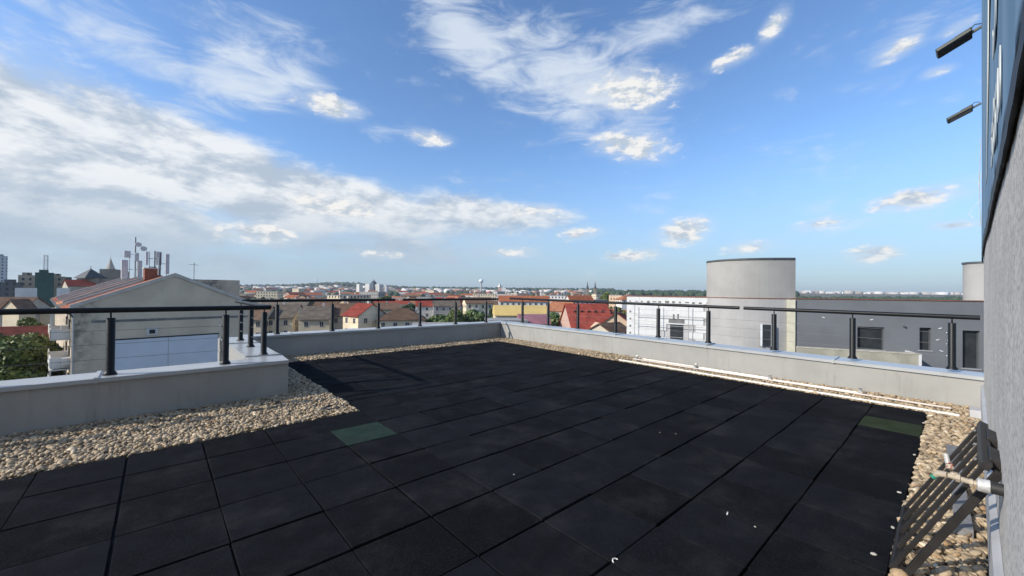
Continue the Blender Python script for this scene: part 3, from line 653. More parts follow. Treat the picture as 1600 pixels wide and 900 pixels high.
MB().box(.5, 3.4, -5.2, -4.26, H-4.6, H-3.4).build('balcony', WM['white'], t)
house('cream block with plain gable behind the red roofed house', 604, 150, 482, 8, 10, 2.2, 20, 'brown', 'cream', floors=1)
house('low hipped brown roof building right of the red roofed house', 628, 112, 497, 12.5, 11, 3.0, 14, 'brown', 'cream', 'hip', floors=1, chim=0)
house('long grey brown roof behind the near row, left part', 440, 165, 479, 22, 11, 3.0, 8, 'grey', 'cream', floors=1, chim=2)
house('long brown roof behind the near row, centre part', 508, 170, 478, 26, 11, 3.0, 10, 'brown', 'cream', floors=1, chim=2)
house('yellow gabled block standing above the near row', 548, 150, 477, 7, 9, 2.6, 70, 'brown', 'peach', floors=1)
house('red roofed terrace with pink gable left of the big trees', 672, 190, 477, 13, 10, 3.0, 14, 'red', 'white', floors=3, chim=1)
house('grey roofed terrace with balconies behind the trees', 697, 185, 477, 12, 10, 2.8, 14, 'grey', 'grey', floors=3)
t, H = house('apartment house with stepped balconies right of the big trees', 746, 180, 473, 12, 11, 2.4, 16, 'brown', 'cream', floors=3)
for f in range(3): MB().box(-3.5, -.5, -6.6, -5.52, H-3.1-2.9*f, H-2.1-2.9*f).build('balcony', WM['white'], t)
house('long white apartment row with red roof behind the yellow hall', 818, 200, 470, 25, 11, 2.6, 4, 'terracotta', 'white', floors=3, chim=2)
M['yellow'] = mat('yellow_sheet_roof', (.62, .45, .16), .6, .06, .3); M['mauve'] = mat('mauve_tarpaulin', (.26, .12, .14), .6, .15, .4); M['flatgrey'] = mat('flat_roof_grey', (.30, .29, .28), .9, .15, .2)
def hall(label, x, d, y, W_, L_, H, rise, mt, rz, wallc='cream'):
    p = P(x, y, d); t = thing('hall', label, 'hall', (p.x, p.y, p.z-H), YAW - math.pi/2 + R_(rz)); n = 12
    MB().box(-W_/2, W_/2, -L_/2, L_/2, -(p.z-H-gz(p.x, p.y)), H).build('wall', WM[wallc], t)
    pts = [(-L_/2-.3 + (L_+.6)*i/n, H + rise*math.sin(math.pi*i/n)**.8) for i in range(n+1)]
    MB().prism(pts + [(L_/2+.3, H-.1), (-L_/2-.3, H-.1)], (0,1,0), (0,0,1), (W_+.4,0,0), (-W_/2-.2,0,0)).build('vaulted_roof', mt, t)
    return t
hall('hall with long rounded yellow roof beyond the corner', 812, 105, 491, 13.5, 10, 4, 2.4, M['yellow'], 6)
hall('hall with sagging mauve roof in front of the yellow one', 833, 88, 504, 6.4, 7, 3.5, 1.9, M['mauve'], 4)
house('low grey flat shed left of the yellow hall', 790, 84, 501, 8.0, 7, .3, 10, 'flatgrey', 'beige', 'flat', wins=False, cat='shed', name='shed', chim=0)
house('low white flat roof below the trees', 690, 92, 508, 13, 8, .3, 12, 'flatgrey', 'white', 'flat', wins=False, cat='shed', name='shed', chim=0)
house('orange tiled house behind the tree right of the hall', 879, 150, 484, 8.5, 9, 3.2, -30, 'orange', 'peach', floors=1)
t, H = house('big dark red roofed house with small dormers', 915, 84, 516, 8.6, 13.5, 5.6, 6, 'red', 'pink', floors=1, chim=0)
rf = [c for c in t.children if c.name.startswith('roof')][0]
for k in range(5):
    dx = -2.9+1.45*k; MB().prism([(-.42, 0), (.42, 0), (.36, .45), (0, .68), (-.36, .45)], (1,0,0), (0,0,1), (0,1.3,0), (dx, -2.15, H+3.75)).build('dormer', RM['red'], rf); MB().box(dx-.22, dx+.22, -2.19, -2.151, H+3.85, H+4.25).build('dormer_window', M['pane'], rf)
MB().prism([(-1.3, -2.5), (1.3, -2.5), (1.3, 1.2), (0, 2.1), (-1.3, 1.2)], (1,0,0), (0,0,1), (0,4.0,0), (.7, -7.3, H)).build('front_gable', WM['peach'], t); win(t, .7, -7.32, H+.1, 0, 1.1, .9)
house('peach gabled house with dark red roof next to the white building site', 966, 72, 507, 5.0, 6, 2.3, 68, 'dark red', 'peach', floors=1, chim=0)
house('low lean grey roof before the peach gable', 952, 64, 517, 5.0, 5, 1.3, 40, 'brown', 'beige', floors=1, chim=0, cat='shed', name='shed')
house('orange roofed villa beside the far wood', 981, 260, 468, 13, 10, 3.0, 10, 'orange', 'white', 'hip', floors=1)
house('terracotta roofed villa in front of the wood', 905, 240, 470, 15, 10, 3.2, 12, 'terracotta', 'white', floors=1, chim=2)

# --- scattered town houses out to the wood
posts_x = [436, 521, 593, 660, 715, 762, 811, 852, 899, 960]
names_p = ['the first', 'the second', 'the third', 'the fourth', 'the fifth', 'the sixth']
def where(x):
    if x < 436: return 'left of the first far railing post'
    for i in range(5):
        if posts_x[i] <= x < posts_x[i+1]: return 'between far railing posts %s and %s' % (('one', 'two', 'three', 'four', 'five', 'six')[i], ('one', 'two', 'three', 'four', 'five', 'six')[i+1])
    if x < 811: return 'above the terrace corner'
    for i in range(6, 9):
        if posts_x[i] <= x < posts_x[i+1]: return 'between right railing posts %s and %s' % (('one', 'two', 'three', 'four')[i-6], ('one', 'two', 'three', 'four')[i-5])
    return 'left of the building site'
taken = []; recs = []
rk, wk = ['terracotta', 'red', 'brown', 'grey', 'orange', 'dark red'], ['cream', 'white', 'ochre', 'pink', 'grey', 'beige', 'peach']
rng = random.Random(21); tries = 0
while len(recs) < 250 and tries < 9000:
    tries += 1
    inv = rng.uniform(1/1750, 1/225); d = 1/inv; x = rng.uniform(372, 985)
    q = P(x, 455, d); far = min(1, d/900)
    W_ = rng.uniform(11, 24)*(1+.55*far); L_ = rng.uniform(9, 12)*(1+.2*far)
    if any((q.x-a)**2 + (q.y-b)**2 < ((W_+c)*.46)**2 for a, b, c in taken): continue
    taken.append((q.x, q.y, W_)); big = rng.random() < .07
    H = rng.uniform(6, 11) if not big else rng.uniform(13, 20)
    kind = 'flat' if big or rng.random() < .06 else ('hip' if rng.random() < .28 else 'gable')
    roofc = rng.choices(rk, [32, 20, 18, 12, 12, 6])[0]; wallc = rng.choices(wk, [28, 32, 8, 7, 8, 12, 5])[0]
    recs.append((x, d, q, W_, L_, H, kind, roofc, wallc, rng.uniform(-35, 35) + rng.choice((0, 0, 0, 90)), big))
recs.sort(key=lambda r: r[0]); seen = {}; ORD = ['first', 'second', 'third', 'fourth', 'fifth', 'sixth', 'seventh', 'eighth', 'ninth', 'tenth', 'eleventh', 'twelfth']
def dist_word(d): return 'near' if d < 300 else 'midway' if d < 480 else 'far' if d < 900 else 'distant'
keys = {}
for r in recs:
    k = ('flat roofed' if r[6] == 'flat' else r[7]+' roofed', r[8], dist_word(r[1]), where(r[0])); keys[k] = keys.get(k, 0)+1
for x, d, q, W_, L_, H, kind, roofc, wallc, rz, big in recs:
    k = ('flat roofed' if kind == 'flat' else roofc+' roofed', wallc, dist_word(d), where(x)); seen[k] = seen.get(k, 0)+1
    noun = 'apartment block' if big else 'house'
    lab = '%s %s %s %s %s' % (k[2], k[0], k[1], noun, k[3])
    if keys[k] > 1: lab += ', %s from left' % ORD[min(11, seen[k]-1)]
    mb = wall_mesh(W_, L_, H, 3.4, kind); n1 = len(mb.f); rm = roof_mesh(W_, L_, H, 3.4, kind, .4)
    z = gz(q.x, q.y); loc = (q.x, q.y, z); rot = YAW - math.pi/2 + R_(rz); rmat = M['flatgrey'] if kind == 'flat' else RM[roofc]
    if d < 420:
        t = thing('town_house', lab, noun, loc, rot, 'houses of the town beyond the terrace'); mb.build('wall', WF[wallc], t); rr = rm.build('roof', rmat, t)
        cx = W_*.22; MB().box(cx-.4, cx+.4, .4, 1.3, H+1.2, H+4.4 if kind != 'flat' else H+2).build('chimney', M['chim'], rr)
    else:
        mb.mi = 1; mb.add(rm.v, rm.f); mb.m = [0]*n1 + [1]*len(rm.f)
        o = mb.build('town_house', [WF[wallc], rmat]); o.location = loc; o.rotation_euler = (0, 0, rot); tag(o, lab, noun, 'houses of the town beyond the terrace')

# --- landmarks on the skyline
def simple(name, label, cat, mbs, loc, rz=0.0):
    t = thing(name, label, cat, loc, rz)
    for nm, mb, mt in mbs: mb.build(nm, mt, t)
    return t
FACE = YAW - math.pi/2
M['panel'] = mat('panel_grey', (.42, .42, .42), .9, .1, .05); M['lightblue'] = mat('tank_white', (.66, .70, .74), .5, .05); M['stone'] = mat('old_stone', (.25, .21, .17), .95, .2, .3); M['copper'] = mat('dark_slate', (.055, .065, .068), .7, .2, .5)
for i, (x, wd2, y0) in enumerate(((562, 16, 444), (577, 20, 443), (592, 18, 444), (603, 12, 446))):
    p = P(x, y0, 1300); g = gz(p.x, p.y); W_ = wd2*1300/620*.45
    o = MB().box(-W_/2, W_/2, -W_*.45, W_*.45, 0, p.z-g).build('tower_block', wallmat('panel%d' % i, (.68, .66, .63), True)); o.location = (p.x, p.y, g); o.rotation_euler = (0, 0, FACE - .6 + .1*i)
    tag(o, 'pale housing tower on the skyline, %s of the group of four' % ORD[i], 'tower block', 'housing towers on the skyline')
p = P(584, 438, 1350); g = gz(p.x, p.y)
simple('domed_church', 'dark domed church rising behind the pale housing towers', 'church', [('drum', lathe([(9, 0), (9, p.z-g-14)], 16), M['stone']), ('dome', lathe([(10, p.z-g-14), (9, p.z-g-8), (5, p.z-g-3), (1, p.z-g), (.3, p.z-g+5)], 16), M['copper'])], (p.x, p.y, g))
p = P(752, 439, 1500); g = gz(p.x, p.y); h = p.z-g
simple('water_tower', 'white ball shaped water tower on the skyline', 'water tower', [('shaft', lathe([(3.5, 0), (2.4, h-9)], 12), M['panel']), ('tank', lathe([(2.4, h-9), (8, h-4), (9, h), (7, h+5), (1, h+8)], 18), M['lightblue'])], (p.x, p.y, g))
for x, lb in ((918, 'left of two dark slender church spires'), (930, 'right of two dark slender church spires')):
    p = P(x, 441, 800); g = gz(p.x, p.y); h = p.z-g
    simple('church_spire', lb + ' on the skyline', 'church spire', [('tower', MB().box(-2.6, 2.6, -2.6, 2.6, 0, h-13), M['stone']), ('spire', lathe([(3.4, h-13), (1.5, h-8), (.9, h-4), (.15, h+2)], 8), M['copper'])], (p.x, p.y, g), FACE)
p = P(781, 445, 900); g = gz(p.x, p.y); h = p.z-g
simple('pink_tower', 'pink and white tower with pointed cap on the skyline', 'tower', [('tower', MB().box(-4, 4, -4, 4, 0, h-5), WM['pink']), ('cap', lathe([(6, h-5), (.2, h+3)], 4), WM['white']), ('wing', MB().box(4.1, 14, -4, 4, 0, h-6), WM['white'])], (p.x, p.y, g), FACE)
p = P(496, 434, 900); g = gz(p.x, p.y); mast = MB().tube([(0,0,0), (0,0,p.z-g)], [.5, .25], 6).build('radio_mast', M['steel']); mast.location = (p.x, p.y, g); tag(mast, 'thin radio mast on the skyline left of the housing towers', 'mast')
# white roofs and sheds far off (one hazy mass)
V0 = np.array([(-1,-1,0),(1,-1,0),(1,1,0),(-1,1,0),(-1,-1,1),(1,-1,1),(1,1,1),(-1,1,1)], float); F0 = np.array([(4,5,6,7),(0,1,5,4),(1,2,6,5),(2,3,7,6),(3,0,4,7)])
VV, FF, TT = [], [], []
for k in range(420):
    x = rng.uniform(380, 1540); d = rng.uniform(1500, 2500) if x < 960 else rng.uniform(2300, 3600)
    if 960 < x < 1240 and rng.random() < .7: continue
    q = P(x, 455, d); s_ = np.array([rng.uniform(8, 22), rng.uniform(8, 16), rng.uniform(6, 13)])*(1.5 if x > 1240 else 1); a = rng.uniform(0, 3.14)
    v = V0*s_; v = np.stack([v[:,0]*math.cos(a)-v[:,1]*math.sin(a), v[:,0]*math.sin(a)+v[:,1]*math.cos(a), v[:,2]], 1) + np.array([q.x, q.y, gz(q.x, q.y)])
    FF.append(F0 + 8*len(VV)); VV.append(v); TT.append(np.full(8, rng.random()))
M['farcity'] = attr_mat('distant_roofs', [(0, (.30, .13, .08)), (.35, (.40, .34, .28)), (.6, (.62, .60, .57)), (1, (.78, .77, .75))], .9, 0, .01)
tag(merged('distant_town', np.concatenate(VV), np.concatenate(FF), np.concatenate(TT), M['farcity'], smooth=False), 'pale far suburbs along the horizon', 'town', kind='stuff')
def wood(label, n, xr, dr, hr, name='distant_wood'):
    V0, F0 = ICO1; VV, FF, TT = [], [], []
    for k in range(n):
        x = rng.uniform(*xr); d = rng.uniform(*dr); q = P(x, 455, d); h = rng.uniform(*hr)
        v = V0*np.array([h*rng.uniform(.4, .7), h*rng.uniform(.4, .7), h*.55])*(1 + .25*NP.rand(len(V0), 1)) + np.array([q.x, q.y, gz(q.x, q.y) + h*.5])
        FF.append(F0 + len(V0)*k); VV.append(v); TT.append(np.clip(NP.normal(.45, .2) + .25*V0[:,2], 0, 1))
    return tag(merged(name, np.concatenate(VV), np.concatenate(FF), np.concatenate(TT), M['wood_far']), label, 'wood', kind='stuff')
wood('dark green wood along the horizon on the left', 1500, (360, 960), (2400, 3600), (14, 22))
wood('dark green wood behind the building site', 800, (925, 1245), (1050, 1700), (13, 19))
wood('low belt of trees beyond the dark grey wing', 500, (1235, 1570), (560, 1000), (7, 11))
wood('trees scattered between the far town houses', 420, (375, 960), (330, 1600), (7, 12), 'scattered_trees')

# ------------------------------------------------------------------ trees
def crown_mesh(name, n, mt, seed, lobes=9, leaf=.32):
    rs = np.random.RandomState(seed); L = []
    for k in range(lobes):
        a = rs.uniform(0, 6.28); r = rs.uniform(0, .55); L.append((r*math.cos(a), r*math.sin(a), rs.uniform(-.35, .55), rs.uniform(.28, .5)))
    idx = rs.randint(0, lobes, n); Lc = np.array(L)[idx]
    dv = rs.normal(size=(n, 3)); dv /= np.linalg.norm(dv, axis=1)[:, None]; rad = Lc[:, 3]*rs.uniform(.55, 1.05, n)**.6
    c = Lc[:, :3] + dv*rad[:, None]*np.array([1, 1, .85])
    nrm = dv + rs.normal(0, .55, (n, 3)); nrm /= np.linalg.norm(nrm, axis=1)[:, None]
    tx = np.cross(nrm, rs.normal(size=(n, 3))); tx /= np.linalg.norm(tx, axis=1)[:, None]; ty = np.cross(nrm, tx)
    s = leaf*rs.uniform(.5, 1.1, n)[:, None]*.28
    q = np.stack([c-tx*s, c-ty*s*.7+nrm*s*.2, c+tx*s, c+ty*s*.7-nrm*s*.2], 1)
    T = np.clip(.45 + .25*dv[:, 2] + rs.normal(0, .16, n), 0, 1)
    o = merged(name, q.reshape(-1, 3), np.arange(4*n).reshape(n, 4), np.repeat(T, 4), mt, smooth=False); me = o.data; bpy.data.objects.remove(o); return me
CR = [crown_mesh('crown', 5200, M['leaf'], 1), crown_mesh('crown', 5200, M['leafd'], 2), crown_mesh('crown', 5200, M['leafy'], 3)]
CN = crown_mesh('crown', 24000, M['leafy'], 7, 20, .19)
def trunk_mesh():
    mb = MB(); mb.tube([(0,0,0), (.02,.01,.35), (0,.03,.62)], [.045, .036, .022], 8)
    for k in range(5):
        a = k*1.3; mb.tube([(0,.02,.38+.04*k), (.16*math.cos(a), .16*math.sin(a), .58+.03*k), (.27*math.cos(a), .27*math.sin(a), .74+.02*k)], [.02, .012, .005], 6)
    return mb.mesh('trunk', M['bark'], True)
TRK = trunk_mesh()
def tree(label, x, d, ytop, wd2, hh, kind=0, group='trees between the houses', near=False):
    p = P(x, ytop, d); g = gz(p.x, p.y); h = p.z-g
    if h < 3: h = 3
    t = thing('tree', label, 'tree', (p.x, p.y, g), rng.uniform(0, 6), group)
    k_ = link('trunk', TRK, t); k_.scale = (h, h, h)
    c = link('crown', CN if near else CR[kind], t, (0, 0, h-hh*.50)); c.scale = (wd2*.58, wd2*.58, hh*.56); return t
for i, (x, d, y, w_, h_, k, lb) in enumerate((
    (638, 165, 470, 9, 9, 1, 'dark tree behind the low hipped roof'), (672, 120, 486, 10, 8, 0, 'left bushy tree under the red roofed terrace'), (692, 118, 484, 11, 9, 0, 'middle bushy tree under the grey terrace'), (711, 116, 484, 9, 9, 2, 'right bushy tree under the grey terrace'),
    (730, 124, 472, 12, 13, 0, 'tallest tree at the fifth railing post'), (756, 122, 480, 9, 9, 0, 'tree at the sixth railing post'), (771, 150, 478, 5, 7, 1, 'dark tree left of the yellow hall'),
    (862, 125, 478, 10, 11, 0, 'dark tree right of the yellow hall'), (872, 92, 488, 9, 10, 2, 'light green tree left of the dark red roof'), (884, 96, 493, 5, 7, 0, 'small tree touching the dark red roof'), (893, 210, 471, 8, 8, 1, 'dark tree behind the orange tiled house'),
    (946, 330, 457, 15, 15, 2, 'rounded light green tree on the skyline by the spires'), (975, 130, 480, 6, 8, 2, 'tree between peach gable and building site'), (935, 200, 473, 6, 7, 1, 'tree above the dark red ridge'),
    (575, 330, 463, 16, 11, 2, 'wide light green tree right of the third post'), (596, 340, 462, 16, 10, 2, 'wide light green tree behind the cream block'), (612, 330, 464, 14, 9, 0, 'green tree near the rail gap'),
    (400, 210, 464, 8, 9, 1, 'first dark conifer left of the railing start'), (408, 205, 460, 7, 11, 1, 'second dark conifer by the railing start'), (422, 215, 462, 8, 10, 1, 'third dark conifer by the first post'), (437, 220, 463, 7, 9, 1, 'fourth dark conifer behind the first post'), (385, 215, 462, 8, 10, 1, 'dark conifer beside the grey flat block'),
    (556, 300, 458, 10, 12, 1, 'dark tall tree left of the light green trees'), (515, 290, 459, 7, 11, 1, 'dark pointed tree behind the second post'), (478, 320, 463, 10, 8, 0, 'round green tree among red roofs'))):
    tree(lb, x, d, y, w_, h_, k)
kinds = ('mid green', 'dark green', 'light green'); cnt = {}; num = {}; TR = []
for k in range(46):
    d = 1/rng.uniform(1/420, 1/150); x = rng.uniform(380, 965); kk = rng.choice((0, 1, 1, 2)); q = P(x, 455, d)
    if any((q.x-a)**2 + (q.y-b)**2 < (c*.45)**2 for a, b, c in taken): continue
    hz_ = rng.uniform(8, 12.5); ytop = 455 + (x-800)*.0102 + (EYE - (gz(q.x, q.y) + hz_))*FPX/d
    key = (kinds[kk], 'near' if d < 200 else 'midway' if d < 290 else 'far', where(x)); cnt[key] = cnt.get(key, 0)+1
    TR.append((x, d, ytop, rng.uniform(6, 10), hz_*.8, kk, key))
for x, d, ytop, tw, th, kk, key in sorted(TR):
    num[key] = num.get(key, 0)+1
    tree('%s %s tree among houses %s%s' % (key[1], key[0], key[2], '' if cnt[key] == 1 else ', %s from left' % ORD[num[key]-1]), x, d, ytop, tw, th, kk)
for x, d, y, w_, h_, lb in ((18, 46, 527, 9, 9, 'large leafy tree at the lower left edge'), (52, 50, 522, 8, 9, 'large leafy tree below the balconies on the left'), (-20, 50, 520, 9, 10, 'leafy tree cut by the left picture edge'), (74, 52, 560, 5, 6, 'small leafy tree at the foot of the balconies')):
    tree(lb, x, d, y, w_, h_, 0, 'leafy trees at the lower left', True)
tree('bright green shrub crown above the red roofs on the left', 58, 75, 496, 5, 5, 2)

# ------------------------------------------------------------------ gable building on the left
GD = fw.copy(); GD.z = 0; GD.normalize(); RD = rt0
gdir = (GD*math.cos(R_(40)) + RD*math.sin(R_(40))); ddir = (GD*math.cos(R_(50)) - RD*math.sin(R_(50)))
c0 = P(112, 482, 40); zE = c0.z
lb_ = thing('apartment_house', 'long grey gabled apartment house with antennas on its ridge', 'apartment house', (c0.x, c0.y, ZG))
lb_.rotation_euler = (0, 0, math.atan2(gdir.y, gdir.x))        # local x along the gable, local y back along the ridge
e = zE - ZG; HW, RH, LEN = 8.0, 3.5, 62
def gable_wall():
    m = mat('old_grey_render', (.60, .495, .37), .95, .10, .35); t = NT(m.node_tree); b = m.node_tree.nodes['Principled BSDF']; src = b.inputs['Base Color'].links[0].from_socket
    tcn = t.n('ShaderNodeTexCoord'); sp = t.n('ShaderNodeSeparateXYZ', ins={0: tcn.outputs['Object']})
    n = t.noise(tcn.outputs['Object'], 1.2, 6, .65)
    stain = t.math('MULTIPLY', t.mrange(sp.outputs[0], 2.6, .5), t.mrange(n, .40, .62)); stain = t.math('MULTIPLY', stain, t.mrange(sp.outputs[2], e-9, e-1.5))
    t.l.new(t.mix(t.math('MULTIPLY', stain, .75), src, (.10, .095, .09)), b.inputs['Base Color']); return m
M['gablewall'] = gable_wall()
MB().prism([(0, 0), (2*HW, 0), (2*HW, e), (HW, e+RH), (0, e)], (1,0,0), (0,0,1), (0,LEN,0)).build('wall', M['gablewall'], lb_)
segs = [(0, .35, 'chim'), (.35, 9.5, 'terracotta'), (9.5, 9.9, 'chim'), (9.9, 18, 'grey'), (18, 18.4, 'chim'), (18.4, 28, 'orange'), (28, 28.6, 'chim'), (28.6, 38, 'brown'), (38, 38.7, 'chim'), (38.7, 50, 'red'), (50, 51, 'chim'), (51, LEN, 'brown')]
for i, (s0, s1, mt) in enumerate(segs):
    up_ = .42 if mt == 'chim' else .12; ov = .15 if mt == 'chim' else .55; k = RH/HW
    MB().prism([(-ov, e-ov*k+.02), (HW, e+RH+.02), (2*HW+ov, e-ov*k+.02), (2*HW+ov, e-ov*k+up_), (HW, e+RH+up_), (-ov, e-ov*k+up_)], (1,0,0), (0,0,1), (0,s1-s0-.01,0), (0,s0-(.12 if i == 0 else 0),0)).build('party_wall_cap' if mt == 'chim' else 'roof', M['chim'] if mt == 'chim' else RM[mt], lb_)
MB().box(1.4, 2*HW, -.03, -.004, e-1.55, e-1.28).build('dark_band', mat('dark_stain', (.17, .165, .155), .9, .25, 2), lb_)
pw_ = MB(); pw_.box(2.9, 12.2, -.10, -.004, e-13, e-3.50); pw_.build('white_panel', mat('white_sheeting', (.60, .63, .68), .6, .04, .5), lb_)
MB().box(2.8, 12.3, -.12, -.004, e-3.50, e-3.36).build('panel_rim', M['dark'], lb_)
for xx in (7.5, 12.25): MB().box(xx-.03, xx+.03, -.12, -.101, e-13, e-3.5).build('panel_joint', M['clampgrey'], lb_)
vw = MB().box(5.6, 6.6, -.10, -.004, e-3.15, e-2.35).build('vent_frame', M['wframe'], lb_, bevel=.08); MB().box(5.85, 6.35, -.13, -.101, e-2.97, e-2.53).build('vent_opening', M['dark'], vw)
MB().tube([(.12, -.14, e-.45), (.12, -.14, 2)], .07, 8).build('downpipe', M['clampgrey'], lb_); MB().tube([(-.6, -.1, e-.35), (-.1, -.1, e-.55), (.12, -.14, e-.9)], .08, 8).build('gutter_elbow', M['lamp'], lb_)
MB().box(-.75, -.5, -.1, LEN, e-.42, e-.25).build('gutter', M['lamp'], lb_)
for f in range(4):
    z = e-1.2-2.85*f
    for j, (y0, y1) in enumerate(((1.2, 4.6), (7.5, 11))):
        b_ = MB().box(-1.35, -.005, y0, y1, z-2.05, z-1.9).build('balcony_slab', WM['white'], lb_)
        MB().box(-1.40, -1.30, y0, y1, z-1.9, z-.95).build('balcony_front', WM['white'] if (f+j) % 2 else WM['beige'], b_); MB().box(-1.30, -.005, y0-.02, y0+.06, z-1.9, z-.95).build('balcony_side', WM['white'], b_)
        MB().box(-.09, -.004, y0+.5, y1-.5, z-1.8, z-.1).build('balcony_door', M['dark'], b_)
        if f in (0, 2): MB().box(-1.32, -1.26, y0+.1, y0+.16, z-.95, z+.6).build('balcony_post', WM['white'], b_); MB().box(-1.42, -.01, y0-.1, y1, z+.6, z+.72).build('balcony_canopy', WM['white'], b_)
for (y, z, s_) in ((.6, e-5.4, .5), (5.8, e-2.4, .45)): MB().box(-.55, -.01, y, y+.85, z-.35, z+.35).build('air_conditioner', M['wframe'], lb_)
LM = lambda x, y, z: lb_.matrix_basis @ Vector((x, y, z))
lb_.matrix_world = lb_.matrix_basis
def rooftop(name, label, cat, x, y, z): return thing(name, label, cat, LM(x, y, z), lb_.rotation_euler[2])
ct = rooftop('chimney_stack', 'red brick chimney by the ridge of the grey gabled house', 'chimney', HW-.7, 9.8, e+RH-.8); MB().box(-.75, .75, -.6, .6, 0, 1.9).build('shaft', M['brick'], ct); MB().box(-.85, .85, -.7, .7, 1.9, 2.05).build('cap', M['chim'], ct)
M['ant'] = mat('antenna_grey', (.52, .53, .53), .5, .08); M['antd'] = mat('antenna_dark', (.07, .08, .09), .6, .2)
def panel_cluster(label, y, x, sets, mast, dishes=()):
    t = rooftop('antenna_mast', label, 'antenna mast', x, y, e+RH+.1); t.scale = (.78, .78, .68)
    MB().tube([(0,0,-.4), (0,0,mast)], .09, 8).build('mast', M['antd'], t)
    for (px, py, z0, z1, wd2, dp) in sets:
        MB().box(px-wd2/2, px+wd2/2, py-dp/2, py+dp/2, z0, z1).build('panel_antenna', M['ant'], t, bevel=.06); MB().tube([(px*.2, py*.2, (z0+z1)/2), (px, py, (z0+z1)/2)], .05, 6).build('bracket', M['antd'], t)
        MB().tube([(px*.8+.12, py*.8, -.3), (px*.8+.12, py*.8, z1)], .04, 6).build('pole', M['antd'], t)
    for (px, z, r) in dishes: dm = lathe([(.05, 0), (r*.7, .06), (r, .22), (r, .30)], 14).build('dish', M['ant'], t, True); dm.location = (px, -.3, z); dm.rotation_euler = (R_(90), 0, R_(20))
panel_cluster('tall antenna mast with white drums and dishes on the ridge', 29, HW-.1, [(-1.6, 0, 0, 4.4, 1.0, .9), (.75, .4, 0, 4.4, .7, .7), (-1.2, .3, 5.0, 6.6, 1.0, .5), (.2, -.2, 4.2, 6.2, .6, .6)], 10.0, ((.3, 8.2, .55), (1.1, 7.3, .6)))
panel_cluster('antenna mast with three slim panels above the brick chimney', 9.8, HW-.4, [(-1.0, 0, 2.2, 4.8, .35, .3), (.5, 0, 2.3, 4.9, .7, .4), (-.2, .3, .6, 2.0, .9, .4)], 5.0)
panel_cluster('antenna pole with one slim panel right of the chimney', 8.2, HW-.1, [(.9, 0, .6, 4.4, .5, .35), (-.2, 0, .3, 3.6, .16, .16)], 4.6)
tv = rooftop('tv_aerial', 'thin television aerial on the grey flat block', 'aerial', 0, 0, 0); q = P(303, 437, 60); tv.location = q; tv.rotation_euler = (0, 0, 0); MB().tube([(0,0,-.3), (0,0,2.6)], .04, 6).build('mast', M['antd'], tv); MB().bar((-.6, .3, 2.3), (.5, -.3, 2.2), .05, .05).build('boom', M['antd'], tv); MB().bar((-.2, -.4, 2.25), (.2, .4, 2.25), .04, .04).build('element', M['antd'], tv)
q = P(330, 437, 60); fb = MB().box(-4.0, 3.6, 0, 9, 0, q.z-ZG).build('flat_block', M['gablewall']); fb.location = (q.x, q.y, ZG); fb.rotation_euler = (0, 0, math.atan2(gdir.y, gdir.x)-.12); tag(fb, 'plain grey flat topped block behind the gable', 'building')
# --- things further left
house('brown roofed low house at the left picture edge', 5, 95, 480, 12, 9, 2.4, 20, 'brown', 'beige', floors=1, chim=0)
house('dark red roofed house low on the left beside the trees', 22, 72, 531, 11, 9, 2.4, 30, 'dark red', 'beige', floors=1, chim=0)
house('small cream gable at the far left above the handrail', 30, 88, 481, 2.6, 5, 1.9, 78, 'brown', 'cream', floors=0, chim=0)
house('long beige wall building below the handrail on the left', 40, 100, 484, 14, 8, .3, 20, 'flatgrey', 'cream', 'flat', wins=False, chim=0, cat='building')
p = P(41, 450, 110); fwl = MB().box(-1.8, 1.8, -1, 1, 0, p.z-ZG).build('chimney_block', WM['white']); fwl.location = (p.x, p.y, ZG); fwl.rotation_euler = (0, 0, FACE+.7); tag(fwl, 'tall pale blank fire wall left of the roofs', 'wall')
p = P(99, 450, 130); fwl = MB().box(-1.3, 1.3, -1, 1, 0, p.z-ZG).build('chimney_block', WM['white']); fwl.location = (p.x, p.y, ZG); fwl.rotation_euler = (0, 0, FACE+.7); tag(fwl, 'narrow pale fire wall behind the roof strips', 'wall')
M['netting'] = mat('green_scaffold_net', (.02, .075, .065), .8, .25, .3); M['darkblock'] = wallmat('dark_block', (.11, .115, .12), True); M['sandblock'] = wallmat('sand_block', (.36, .30, .22), True)
for x, wd2, y, d, mt, lb in ((18, 26, 441, 230, 'darkblock', 'dark grey office block at the far left'), (44, 22, 430, 240, 'sandblock', 'sandy modern block left of the green netting'), (70, 22, 426, 228, 'netting', 'block wrapped in green scaffold netting'), (90, 20, 432, 236, 'sandblock', 'sandy modern block right of the green netting'), (108, 16, 437, 250, 'netting', 'low green block beside the church roof'), (2, 14, 400, 380, 'tower', 'tall pale balcony tower cut by the left edge')):
    p = P(x, y, d); W_ = wd2*d/620*.86; g = gz(p.x, p.y)
    t = thing('city_block', lb, 'city block', (p.x, p.y, g), FACE+.82)
    mt2 = wallmat('tower_pale', (.50, .52, .55), True) if mt == 'tower' else M[mt]
    MB().box(-W_/2, W_/2, -W_*.3, W_*.3, 0, p.z-g).build('wall', mt2, t); MB().box(-W_/2*.6, W_/2*.4, -W_*.2, W_*.2, p.z-g+.004, p.z-g+1.6).build('plant_room', mt2, t)
p = P(72, 399, 300); g = gz(p.x, p.y); mb = MB(); h = p.z-g
for sx in (-1, 1):
    for sy in (-1, 1): mb.tube([(sx*1.1, sy*1.1, 0), (sx*.9, sy*.9, h)], .16, 5)
for k in range(14): mb.bar((-1, -1, h*(k/14)), (1, 1, h*((k+1)/14)), .14, .14); mb.bar((1, -1, h*(k/14)), (-1, 1, h*((k+1)/14)), .14, .14); mb.box(-1.05, 1.05, -1.05, 1.05, h*(k+1)/14-.25, h*(k+1)/14)
